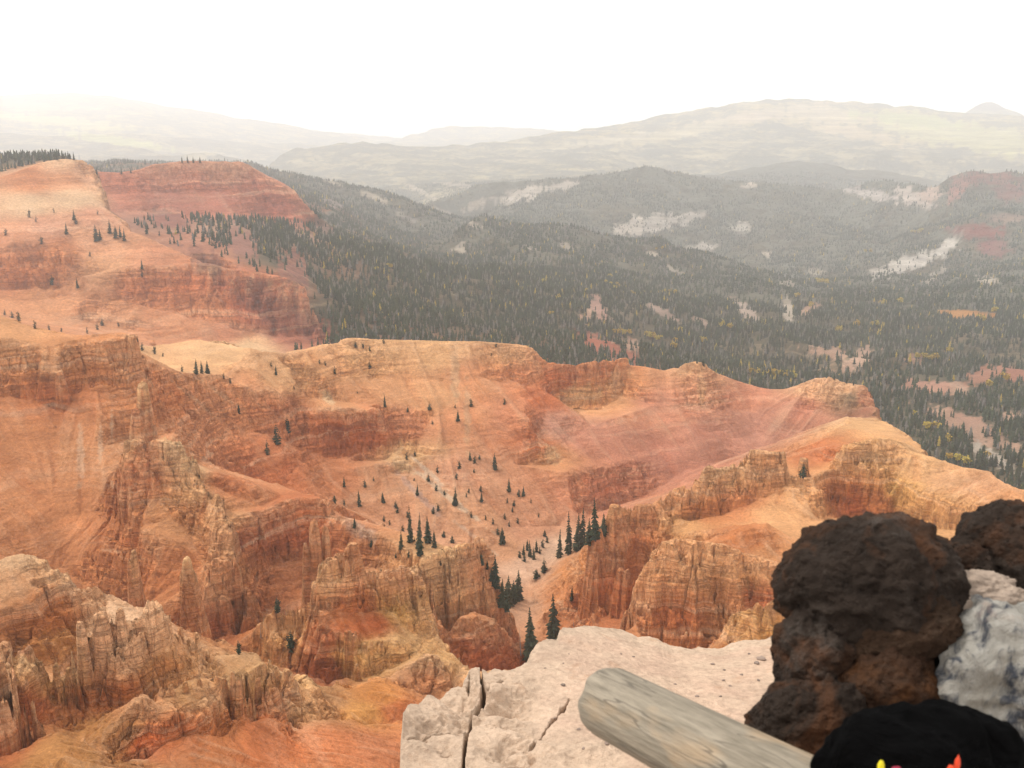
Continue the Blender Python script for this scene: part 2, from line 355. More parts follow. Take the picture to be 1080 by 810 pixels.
# ------------------------------------------------------------------ terrain grids
class Grid:
    def __init__(s, r0, r1, step):
        s.us = np.arange(-UMAX, UMAX, step)
        s.vs = np.arange(math.log(r0), math.log(r1), step)
        s.step, s.r0, s.r1 = step, r0, r1
        s.Z = T.raster(s.us, s.vs)
        s.R = np.exp(s.vs)[:, None].astype(np.float32) * np.ones((1, len(s.us)), np.float32)
        s.X = s.R * np.sin(s.us)[None, :].astype(np.float32)
        s.Y = s.R * np.cos(s.us)[None, :].astype(np.float32)
    def slope(s, Z=None):
        Z = s.Z if Z is None else Z
        gv, gu = np.gradient(Z, s.step)
        return gu / s.R, gv / s.R
    def finish(s):
        s.px, s.py = project(s.X, s.Y, s.Z)
        gu, gv = s.slope()
        su, cu = np.sin(s.us)[None, :], np.cos(s.us)[None, :]
        gx, gy = gv * su + gu * cu, gv * cu - gu * su
        n = np.stack([-gx, -gy, np.ones_like(gx)], -1)
        s.N = (n / np.linalg.norm(n, axis=-1, keepdims=True)).astype(np.float32)
        s.steep = np.hypot(gu, gv)
    def at(s, x, y, A=None):
        r, u = np.hypot(x, y), np.arctan2(x, y)
        return bil(s.Z if A is None else A, (np.log(r) - s.vs[0]) / s.step, (u - s.us[0]) / s.step)

G1 = Grid(60, 800, STEP)
G2 = Grid(796, 2210, 0.0017)
G3 = Grid(2200, 26000, 0.0026)

def strata_map(seed, lo, hi, mean, strength):
    """monotone height remap with hard and soft beds, so steep faces break into ledges"""
    r = np.random.default_rng(seed)
    zs, out, z, o = [lo], [lo], lo, lo
    while z < hi:
        d = mean * r.uniform(0.45, 1.7)
        k = r.uniform(0.25, 0.5)
        a, b = d * k, d * (1 - k)
        # a cliff bed (heights stretched) over a ledge bed (heights squeezed)
        zs += [z + a, z + d]
        out += [o + a * (1 - strength), o + d]
        z += d; o += d
    return np.array(zs), np.array(out)

SMOOTH = [(480, 450, 120, 40), (470, 530, 110, 40), (90, 490, 90, 70), (220, 430, 50, 40), (850, 540, 60, 60), (600, 610, 45, 45), (470, 385, 110, 28), (350, 780, 110, 32), (1020, 510, 70, 18), (310, 720, 40, 14), (400, 740, 40, 16), (690, 470, 60, 40), (60, 500, 60, 35)]

def roughen(g, flute, lam, bed, jag, small, seed):
    Z0 = blur(g.Z, 1)
    gu, gv = g.slope(Z0)
    M = blur(sstep(0.75, 1.1, np.hypot(gu, gv)).astype(np.float32), 6)
    M = np.clip(M * 1.25, 0, 1)
    sl0 = np.hypot(gu, gv)
    out_ = sstep(0.10, 0.30, fbm(g.X / (lam * 7), g.Y / (lam * 7), 4, seed + 60)) * sstep(0.36, 0.52, sl0)
    px0, py0 = project(g.X, g.Y, Z0)
    for (sx, sy, sa, sb) in SMOOTH:
        out_ = out_ * sstep(0.8, 1.2, np.hypot((px0 - sx) / sa, (py0 - sy) / sb))
    M = np.maximum(M, 0.4 * blur(out_.astype(np.float32), 2))
    X, Y = g.X / lam, g.Y / lam
    n1 = ridge(X * 0.45, Y * 0.45, seed) * 0.9 + ridge(X, Y, seed + 1) * 0.6 + ridge(X * 2.3, Y * 2.3, seed + 2) * 0.32 + ridge(X * 5, Y * 5, seed + 3) * 0.12
    n2 = fbm(X * 0.7, Y * 0.7, 3, seed + 5)
    crack = np.clip(ridge(X * 0.9 + n2, Y * 0.9, seed + 9) - 0.86, 0, 1) * 7
    soft = 0.22
    amp = flute * (M + soft * sstep(0.35, 0.8, np.hypot(gu, gv)))
    sn = np.hypot(gu, gv) + 1e-4
    d = amp * (n1 - 1.1) - crack * flute * 0.8 * M
    # shift the face along its own fall line: buttresses and flutes
    du = (gu / sn * d) / g.R / g.step + amp * 0.35 * n2 / g.R / g.step
    dv = (gv / sn * d) / g.R / g.step
    ii, jj = np.meshgrid(np.arange(len(g.vs)), np.arange(len(g.us)), indexing='ij')
    Z = bil(Z0, ii + dv, jj + du)
    M2 = np.maximum(M, blur(sstep(0.85, 1.4, np.hypot(*g.slope(blur(Z, 2)))).astype(np.float32), 3) * 0.9)
    # bedding: slightly tilted, slightly wavy
    tilt = g.X * 0.012 - g.Y * 0.006 + 2.2 * fbm(g.X / 120, g.Y / 120, 2, seed + 20) + 0.25 * bed * pn(g.X / 9, g.Y / 9, seed + 21)
    zs, out = strata_map(seed, -700, 700, bed, 0.8)
    zt = Z + tilt
    zs2, out2 = strata_map(seed + 1, -700, 700, bed * 0.36, 0.7)
    zt2 = np.interp(zt, zs2, out2)
    zb = np.interp(zt2, zs, out) - tilt
    Z = Z + (zb - Z) * np.clip(M2 * 1.05 - 0.05, 0, 0.95)
    Z = Z + jag * M2 * (fbm(g.X / (lam * 0.55), g.Y / (lam * 0.55), 3, seed + 30))
    Z = Z + small * fbm(g.X / 14, g.Y / 14, 5, seed + 40, 0.55) * (0.5 + M2)
    g.M = M2
    g.Z = Z.astype(np.float32)

def rills(g, seed, relief, n=34):
    """rain-cut furrows: noise smeared along the lines of steepest descent"""
    r = np.random.default_rng(seed)
    Zs = blur(g.Z, 5)
    gv, gu = np.gradient(Zs)
    ln = np.hypot(gu, gv) + 1e-5
    dv, du = (gv / ln).astype(np.float32), (gu / ln).astype(np.float32)
    H, W = Zs.shape
    w1 = r.standard_normal((H, W)).astype(np.float32)
    w2 = blur(r.standard_normal((H, W)).astype(np.float32), 6) * 9
    w3 = blur(r.standard_normal((H, W)).astype(np.float32), 40) * 26
    src = (w1 * 0.5 + w2 * 0.9 + w3 * 0.9).ravel()
    acc = np.zeros(H * W, np.float32)
    I, J = np.meshgrid(np.arange(H, dtype=np.float32), np.arange(W, dtype=np.float32), indexing='ij')
    dvr, dur = dv.ravel(), du.ravel()
    for sgn in (1.0, -1.0):
        i, j = I.ravel().copy(), J.ravel().copy()
        for k in range(n):
            ij = np.clip(i, 0, H - 1).astype(np.int32) * W + np.clip(j, 0, W - 1).astype(np.int32)
            acc += src[ij] * (1 - k / n)
            i += dvr[ij] * sgn * 1.2; j += dur[ij] * sgn * 1.2
    f = acc.reshape(H, W)
    f = f - blur(f, 30) * 0.6
    f = f / (f.std() + 1e-6)
    coh = np.hypot(blur(dv, 5), blur(du, 5))
    f = np.clip(f, -2.2, 2.0) * sstep(0.80, 0.97, coh)
    gu_, gv_ = g.slope(Zs)
    m = sstep(0.22, 0.5, np.hypot(gu_, gv_)) * (1 - 0.7 * g.M)
    g.flow = (np.clip(f, -2.5, 2.5) * (0.25 + 0.75 * m)).astype(np.float32)
    vary = 0.45 + 0.9 * np.clip(fbm(g.X / (g.R * .12), g.Y / (g.R * .12), 3, seed + 3) + 0.35, 0, 1)
    g.Z = (g.Z + relief * np.clip(f, -2.2, 1.6) * m * vary * (g.R / 450)).astype(np.float32)

def box(a, r):
    for ax_ in (0, 1):
        c = np.cumsum(np.pad(a, [(r + 1, r) if k == ax_ else (0, 0) for k in (0, 1)], mode='edge').astype(np.float64), axis=ax_)
        n_ = a.shape[ax_]
        a = ((c[2 * r + 1:] - c[:-2 * r - 1]) if ax_ == 0 else (c[:, 2 * r + 1:] - c[:, :-2 * r - 1])) / (2 * r + 1)
    return a.astype(np.float32)

def hoodoos(g, lst):
    """free-standing pinnacles: (px, top py, r, width in px, footing drop m, label id)"""
    g.tag = np.zeros(g.Z.shape, np.int16)
    for k, (px, py, r, w, H, ident, asp) in enumerate(lst):
        az, t = ang(px, py)
        z = ZC + t * r
        cx, cy = r * math.sin(az), r * math.cos(az)
        half = w / F * r / 2
        i0 = np.searchsorted(g.vs, math.log(r - half * 4 * asp)); i1 = np.searchsorted(g.vs, math.log(r + half * 4 * asp))
        j0 = np.searchsorted(g.us, az - half * 4 / r); j1 = np.searchsorted(g.us, az + half * 4 / r)
        X, Y = g.X[i0:i1, j0:j1] - cx, g.Y[i0:i1, j0:j1] - cy
        ca, sa = math.cos(az), math.sin(az)
        lx, ly = X * ca - Y * sa, (X * sa + Y * ca) / asp
        th = np.arctan2(lx, ly)
        d = np.hypot(lx, ly) / half
        d = d * (1 + 0.22 * pn(np.cos(th) * 2.3 + k * 3.7, np.sin(th) * 2.3, 5) + 0.12 * pn(np.cos(th) * 6 + k, np.sin(th) * 6, 8))
        drop = np.where(d < 0.62, (d / 0.62) ** 2 * 0.07, 0.07 + (d - 0.62) * 1.55) * H
        drop += 0.05 * H * pn(X * 1.1, Y * 1.1, k)
        zz = z - drop
        zs, out = strata_map(40 + k, -400, 50, max(1.0, H * 0.13), 0.75)
        zz = np.interp(zz, zs, out)
        sub = g.Z[i0:i1, j0:j1]
        m = zz > sub
        sub[m] = zz[m]
        g.tag[i0:i1, j0:j1][m] = ident
        g.M[i0:i1, j0:j1][m] = 1

roughen(G1, 2.9, 8.0, 4.4, 0.8, 0.45, 11)
roughen(G2, 7.0, 20.0, 11.0, 3.0, 1.4, 31)
G3.M = np.zeros_like(G3.Z)
G3.Z = blur(G3.Z, 2)
G3.Z[:7] = G2.at(G3.X[:7], G3.Y[:7])
fin = sstep(2215, 2700, G3.R)
G3.Z += fin * G3.R * 0.0011 * fbm(G3.X / (G3.R * .018), G3.Y / (G3.R * .018), 4, 79)
G3.Z += fin * G3.R * 0.0045 * fbm(G3.X / (G3.R * .11), G3.Y / (G3.R * .11), 5, 77)
G3.Z += (-fin * G3.R * 0.006 * np.abs(fbm(G3.us[None, :] * 26 + 0 * G3.Z, np.log(G3.R) * 26, 4, 78))).astype(np.float32)

HOODOO = [
    # px, top, r, width, footing, id, depth ratio
    (150, 402, 430, 17, 24, 1, 1.2), (143, 430, 425, 12, 10, 1, 1.0),
    (140, 578, 316, 11, 18, 2, 1.0), (136, 590, 315, 8, 12, 2, 1.0),
    (197, 587, 312, 13, 8, 3, 1.0), (197, 598, 313, 25, 24, 3, 1.0),
    (331, 547, 338, 15, 24, 4, 1.0), (343, 553, 340, 11, 20, 4, 1.0), (322, 572, 338, 9, 14, 4, 1.0),
    (372, 570, 304, 21, 18, 5, 0.8), (366, 576, 303, 10, 10, 5, 1.0),
    (366, 664, 286, 9, 12, 0, 1.0), (373, 668, 286, 8, 12, 0, 1.0), (384, 676, 286, 9, 12, 0, 1.0), (376, 700, 279, 9, 8, 0, 1.0), (392, 676, 287, 8, 11, 0, 1.0), (402, 674, 288, 9, 11, 0, 1.0), (412, 675, 289, 8, 10, 0, 1.0),
    (63, 390, 488, 12, 18, 0, 1.0), (140, 352, 503, 14, 22, 0, 1.0), (100, 353, 512, 16, 10, 0, 1.0),
    (161, 633, 211, 26, 18, 6, 1.0), (105, 642, 207, 22, 14, 6, 1.0), (126, 641, 208, 14, 10, 6, 1.0), (84, 654, 206, 14, 14, 6, 1.0),
    (30, 680, 205, 12, 10, 7, 1.0), (58, 698, 204, 9, 8, 7, 1.0), (72, 703, 204, 11, 8, 7, 1.0), (4, 676, 206, 18, 12, 7, 1.0), (20, 686, 205, 9, 9, 7, 1.0), (42, 696, 204, 10, 9, 7, 1.0),
    (190, 660, 219, 9, 10, 8, 1.0), (207, 666, 221, 9, 10, 8, 1.0), (199, 672, 220, 8, 9, 8, 1.0), (218, 684, 222, 8, 8, 8, 1.0), (229, 687, 222, 8, 8, 8, 1.0), (240, 688, 223, 8, 8, 8, 1.0), (252, 690, 224, 8, 8, 8, 1.0), (263, 689, 225, 8, 8, 8, 1.0),
    (150, 734, 190, 15, 16, 9, 1.0), (160, 742, 189, 9, 12, 9, 1.0), (166, 750, 189, 8, 12, 9, 1.0),
    (180, 721, 194, 9, 9, 0, 1.0), (195, 718, 195, 9, 9, 0, 1.0), (210, 715, 197, 8, 9, 0, 1.0), (228, 712, 199, 9, 9, 0, 1.0), (244, 709, 201, 8, 9, 0, 1.0),
    (648, 532, 410, 18, 10, 0, 1.2), (631, 556, 402, 14, 12, 0, 1.0),
    (655, 598, 396, 15, 16, 0, 1.0), (662, 600, 394, 12, 14, 0, 1.0),
    (800, 636, 328, 14, 14, 0, 1.0), (822, 629, 330, 14, 14, 0, 1.0), (783, 645, 327, 12, 12, 0, 1.0),
    (430, 472, 571, 16, 9, 0, 1.0), (848, 482, 470, 14, 16, 0, 1.0),
]
hoodoos(G1, HOODOO)
G2.tag = np.zeros(G2.Z.shape, np.int16)
G3.tag = np.zeros(G3.Z.shape, np.int16)
# folds of the wooded valley floor
fold = sstep(2190, 1950, G2.R) * sstep(1250, 1500, G2.R) * sstep(0.0, 0.06, G2.us[None, :] + 0.16)
G2.Z += (fold * (24 * ridge(G2.X / 330 + 0.5 * pn(G2.X / 200, G2.Y / 200, 71), G2.Y / 420, 70) - 16 + 5 * fbm(G2.X / 120, G2.Y / 120, 3, 72))).astype(np.float32)
G3.Z += (sstep(2215, 2600, G3.R) * sstep(5000, 3500, G3.R) * (24 * ridge(G3.X / 520 + 0.5 * pn(G3.X / 300, G3.Y / 300, 71), G3.Y / 620, 74) - 12)).astype(np.float32)
rills(G1, 5, 0.85)
rills(G2, 6, 0.55)
rills(G3, 8, 0.25, 16)
# seams: neighbouring sheets share their heights, the farther one dips under
G2.Z[:6] = np.minimum(G2.Z[:6], G1.at(G2.X[:6], G2.Y[:6]) - 0.5) if False else G2.Z[:6]
for g, q in ((G1, 22), (G2, 14), (G3, 5)):
    hi_ = g.Z - box(box(g.Z, q), q)
    sc_ = np.maximum(g.R * 0.006, 1.0)
    g.cap = sstep(0.5, 2.2, hi_ / sc_) * np.clip(blur(g.M, 8) * 1.6, 0, 1) * 0.42
for g in (G1, G2, G3): g.finish()

# visibility profile and sight-line hits
ALL_R = np.concatenate([G1.R[:, 0], G2.R[4:, 0], G3.R[4:, 0]])
def column(az):
    zs = []
    for g, a in ((G1, 0), (G2, 4), (G3, 4)):
        j = np.full(len(g.vs), (az - g.us[0]) / g.step)
        zs.append(bil(g.Z, np.arange(len(g.vs), dtype=float), j)[a:])
    return np.concatenate(zs)
def hit(px, py):
    """where a measured sight line meets the ground"""
    az, t = ang(px, py)
    z = column(float(az))
    tt = (z - ZC) / ALL_R
    k = np.argmax(tt >= t)
    if tt[k] < t: k = len(tt) - 1
    k = max(k, 1)
    f = (t - tt[k - 1]) / (tt[k] - tt[k - 1] + 1e-9)
    r = ALL_R[k - 1] + (ALL_R[k] - ALL_R[k - 1]) * min(max(f, 0), 1)
    return np.array([r * math.sin(az), r * math.cos(az), z[k - 1] + (z[k] - z[k - 1]) * min(max(f, 0), 1)])

# ------------------------------------------------------------------ rock colours (weathered beds, as mapped on the ground)
#      px, py, colour of the surface there
C = [
    (60, 380, 190, 128, 86), (20, 345, 200, 142, 100), (110, 375, 188, 122, 80), (60, 415, 184, 110, 70), (100, 480, 198, 136, 96), (60, 540, 190, 124, 84), (20, 470, 190, 124, 84), (120, 560, 190, 122, 82), (140, 600, 180, 108, 70),
    (180, 420, 200, 128, 86), (220, 450, 202, 134, 96), (260, 420, 205, 138, 98), (280, 480, 196, 120, 82), (240, 510, 196, 118, 78), (290, 500, 190, 112, 74),
    (220, 375, 214, 166, 124), (258, 366, 222, 180, 140), (190, 384, 212, 160, 118), (300, 395, 216, 164, 122), (330, 380, 214, 156, 112),
    (400, 375, 218, 166, 122), (460, 370, 218, 166, 122), (530, 370, 216, 160, 118), (420, 410, 212, 152, 110), (460, 420, 214, 156, 114), (500, 400, 210, 144, 104), (545, 400, 208, 136, 98), (490, 440, 208, 142, 104), (430, 450, 204, 138, 104),
    (540, 440, 204, 134, 100), (575, 420, 196, 112, 74), (565, 465, 190, 110, 72), (580, 482, 204, 142, 100), (600, 395, 200, 112, 70), (640, 390, 202, 116, 74), (612, 424, 212, 154, 110), (640, 412, 208, 148, 104), (652, 400, 206, 140, 96),
    (590, 450, 196, 138, 118), (620, 460, 194, 130, 108), (660, 470, 192, 128, 106), (700, 430, 196, 130, 104), (740, 400, 204, 142, 112), (735, 385, 214, 162, 122), (790, 420, 194, 126, 100), (840, 430, 190, 126, 104), (800, 448, 178, 122, 104), (760, 460, 180, 122, 104), (860, 450, 180, 122, 100),
    (640, 520, 192, 124, 98), (600, 520, 196, 130, 100), (700, 480, 188, 124, 104), (560, 510, 196, 134, 102), (870, 405, 214, 164, 130), (850, 410, 214, 162, 128), (910, 420, 186, 110, 86), (895, 408, 212, 162, 126),
    (360, 455, 178, 98, 62), (395, 455, 182, 100, 62), (340, 450, 186, 108, 70), (350, 425, 204, 142, 100), (350, 500, 194, 122, 84), (310, 440, 198, 128, 92),
    (480, 500, 198, 140, 110), (440, 505, 206, 150, 116), (470, 530, 202, 148, 114), (410, 510, 202, 142, 106), (430, 478, 216, 168, 124), (500, 545, 198, 142, 108), (400, 540, 200, 140, 106), (360, 540, 196, 124, 86), (440, 560, 200, 146, 116), (520, 520, 198, 140, 108),
    (585, 580, 206, 166, 142), (555, 600, 206, 164, 140), (550, 640, 198, 150, 122), (530, 580, 198, 142, 108), (515, 600, 190, 130, 96), (560, 560, 196, 138, 108),
    (610, 600, 198, 132, 86), (590, 630, 198, 128, 84), (620, 640, 190, 118, 78),
    (645, 540, 204, 142, 98), (660, 560, 198, 124, 84), (640, 610, 196, 118, 76), (680, 550, 198, 126, 84), (740, 510, 206, 146, 102), (770, 500, 212, 160, 116), (780, 530, 200, 128, 86), (820, 490, 206, 146, 102), (740, 540, 196, 124, 80), (720, 555, 204, 148, 102),
    (700, 600, 204, 144, 100), (740, 600, 210, 154, 110), (790, 610, 208, 150, 104), (720, 650, 190, 114, 74), (760, 640, 196, 130, 88), (800, 630, 190, 106, 66), (740, 680, 196, 130, 88), (820, 660, 206, 154, 96), (790, 660, 204, 150, 94), (640, 660, 184, 112, 74),
    (780, 567, 190, 116, 72), (820, 545, 218, 160, 114), (850, 520, 220, 162, 116), (810, 590, 208, 144, 100), (870, 560, 218, 160, 114),
    (920, 448, 206, 156, 112), (950, 470, 206, 156, 112), (920, 480, 200, 150, 102), (960, 490, 216, 164, 118), (1000, 505, 210, 156, 116), (1040, 510, 208, 152, 114), (1065, 530, 206, 144, 100), (900, 530, 176, 98, 58), (925, 525, 186, 112, 66), (945, 520, 206, 158, 98), (980, 535, 200, 146, 96), (1010, 545, 204, 152, 106), (890, 470, 194, 136, 84), (868, 475, 190, 112, 72),
    (390, 610, 204, 146, 104), (350, 610, 212, 164, 122), (375, 600, 196, 124, 82), (420, 610, 206, 144, 104), (440, 640, 214, 164, 114), (420, 640, 204, 156, 96), (370, 640, 194, 116, 72), (390, 658, 184, 98, 58), (350, 670, 178, 96, 58), (345, 705, 160, 88, 58), (370, 690, 200, 154, 98), (400, 690, 206, 158, 108), (430, 680, 206, 160, 114), (470, 690, 210, 162, 114),
    (330, 590, 190, 118, 76), (345, 580, 196, 126, 84), (300, 560, 178, 102, 70), (270, 570, 180, 104, 70), (320, 540, 188, 110, 72), (290, 600, 184, 116, 80), (290, 640, 188, 118, 80), (300, 665, 206, 152, 104), (270, 660, 186, 112, 66), (320, 640, 190, 126, 90),
    (470, 590, 222, 178, 134), (480, 620, 214, 164, 120), (510, 600, 192, 118, 78), (490, 600, 208, 146, 104), (500, 680, 180, 102, 68), (530, 690, 178, 100, 66), (490, 655, 196, 128, 88), (445, 720, 184, 124, 88), (455, 695, 212, 164, 126),
    (350, 785, 206, 124, 82), (290, 790, 198, 114, 72), (280, 765, 200, 118, 76), (400, 790, 204, 128, 90), (400, 735, 208, 136, 78), (385, 750, 204, 142, 82), (420, 750, 200, 116, 72), (310, 715, 204, 158, 112), (270, 715, 200, 152, 102), (315, 745, 204, 154, 112), (345, 740, 190, 138, 98), (290, 740, 184, 120, 84),
    (120, 655, 226, 180, 146), (160, 650, 226, 178, 144), (100, 670, 224, 174, 140), (140, 690, 222, 168, 132), (110, 700, 216, 158, 120), (90, 740, 176, 106, 66), (130, 730, 178, 108, 66), (170, 700, 190, 134, 90), (30, 695, 200, 156, 110), (60, 730, 188, 128, 84), (40, 745, 168, 94, 58), (70, 715, 196, 150, 104),
    (30, 590, 214, 170, 134), (60, 605, 214, 168, 132), (20, 612, 206, 152, 114), (50, 630, 178, 110, 66), (50, 655, 168, 98, 56), (60, 672, 178, 118, 70), (30, 685, 164, 92, 56),
    (190, 690, 194, 140, 98), (220, 700, 200, 148, 106), (260, 695, 202, 152, 110), (200, 730, 194, 142, 98), (240, 735, 196, 144, 102), (230, 770, 176, 106, 66), (190, 770, 170, 96, 58), (155, 740, 204, 148, 110), (155, 780, 178, 92, 54), (130, 775, 176, 122, 80), (100, 770, 180, 124, 76), (60, 790, 180, 124, 76), (85, 800, 178, 122, 74), (10, 730, 170, 112, 70), (15, 790, 164, 92, 56), (120, 800, 176, 120, 78),
    (150, 410, 212, 168, 126), (150, 440, 182, 104, 64), (150, 475, 186, 106, 64), (135, 470, 206, 156, 114), (150, 500, 182, 104, 64), (185, 470, 214, 176, 138), (200, 490, 212, 172, 132), (210, 520, 206, 156, 114), (235, 545, 206, 152, 110), (200, 540, 196, 134, 92), (225, 600, 196, 130, 88), (240, 620, 200, 134, 92), (245, 590, 204, 146, 104), (245, 650, 186, 112, 74),
    (197, 592, 206, 166, 124), (197, 620, 188, 118, 74), (197, 650, 186, 114, 70), (140, 585, 200, 152, 110), (140, 620, 180, 110, 70), (225, 660, 156, 92, 66), (185, 600, 186, 116, 76),
    # beyond
    (40, 320, 206, 142, 102), (120, 330, 202, 138, 100), (40, 280, 184, 112, 72), (20, 290, 178, 106, 68), (60, 265, 190, 118, 76), (110, 285, 204, 146, 108), (150, 300, 196, 122, 84), (200, 295, 194, 116, 80), (250, 300, 188, 106, 74), (300, 305, 184, 100, 72), (270, 325, 178, 102, 78), (210, 325, 198, 128, 90), (180, 345, 200, 132, 94), (300, 345, 172, 104, 84), (240, 352, 190, 122, 90),
    (30, 215, 212, 172, 138), (80, 210, 214, 174, 140), (50, 240, 200, 140, 112), (90, 250, 206, 146, 112), (20, 250, 200, 136, 102), (70, 190, 196, 132, 94), (30, 190, 190, 122, 82), (70, 170, 214, 168, 134), (95, 180, 206, 150, 118), (130, 255, 206, 144, 108), (170, 272, 200, 132, 98), (100, 230, 200, 140, 112),
    (130, 195, 192, 118, 94), (180, 180, 202, 136, 112), (240, 180, 204, 140, 114), (200, 195, 194, 122, 98), (260, 195, 190, 116, 94), (230, 210, 184, 112, 92), (290, 215, 176, 102, 84), (180, 215, 178, 110, 92), (300, 200, 192, 120, 96),
    (160, 235, 150, 108, 92), (240, 240, 152, 116, 98), (210, 255, 168, 112, 90), (290, 245, 146, 116, 98),
]
FL = (84, 78, 62)          # forest floor: duff, scrub and dry grass
for p in [(300, 280), (350, 330), (420, 320), (500, 330), (560, 300), (600, 350), (700, 330), (760, 370), (840, 360), (900, 420), (960, 440), (1040, 400), (1000, 350), (900, 340), (1050, 470), (640, 280), (760, 300), (540, 245), (360, 250), (420, 280), (860, 300), (800, 240), (620, 210), (700, 200), (860, 230), (940, 320), (1040, 320), (350, 200), (420, 235), (560, 215), (900, 260), (960, 240), (820, 185), (900, 185)]:
    C.append(p + FL)
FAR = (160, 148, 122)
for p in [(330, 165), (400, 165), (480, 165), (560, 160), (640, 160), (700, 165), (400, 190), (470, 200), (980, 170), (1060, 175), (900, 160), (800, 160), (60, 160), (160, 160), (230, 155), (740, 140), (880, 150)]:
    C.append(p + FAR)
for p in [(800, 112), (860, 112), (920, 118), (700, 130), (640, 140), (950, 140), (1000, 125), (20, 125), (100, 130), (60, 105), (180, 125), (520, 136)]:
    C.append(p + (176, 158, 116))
C += [(20, 167) + FL, (50, 165) + FL, (35, 166) + FL]
CP_ = np.array([hit(c[0], c[1]) for c in C])
CC = np.array([srgb(*c[2:]) for c in C])
CC = (CC ** 0.95) * 0.75 * np.array([1.0, 1.0, 0.90])
CU = np.arctan2(CP_[:, 0], CP_[:, 1]); CV = np.log(np.hypot(CP_[:, 0], CP_[:, 1])); CZ = CP_[:, 2]

def colour(g, k=4):
    """nearest mapped beds, weighted"""
    st = 3
    X, Y, Z, R = (a[::st, ::st] for a in (g.X, g.Y, g.Z, g.R))
    sh = X.shape
    U, V, W = np.arctan2(X, Y).ravel(), np.log(R).ravel(), (Z / R).ravel()
    wob = 0.012
    U = U + wob * fbm(X / R * 40, np.log(R) * 40, 3, 90).ravel()
    V = V + wob * 1.5 * fbm(X / R * 40, np.log(R) * 40, 3, 95).ravel()
    out = np.zeros((U.size, 3), np.float32)
    cw = CZ / np.exp(CV)
    for a in range(0, U.size, 20000):
        s = slice(a, a + 20000)
        d = (U[s, None] - CU) ** 2 + (0.55 * (V[s, None] - CV)) ** 2 + (1.3 * (W[s, None] - cw)) ** 2
        w = 1 / (d + 2.5e-5) ** 2
        out[s] = (w @ CC) / w.sum(1, keepdims=True)
    out = out.reshape(sh + (3,))
    ii, jj = np.meshgrid(np.arange(g.Z.shape[0]) / st, np.arange(g.Z.shape[1]) / st, indexing='ij')
    return np.stack([bil(out[..., c], ii, jj) for c in range(3)], -1)

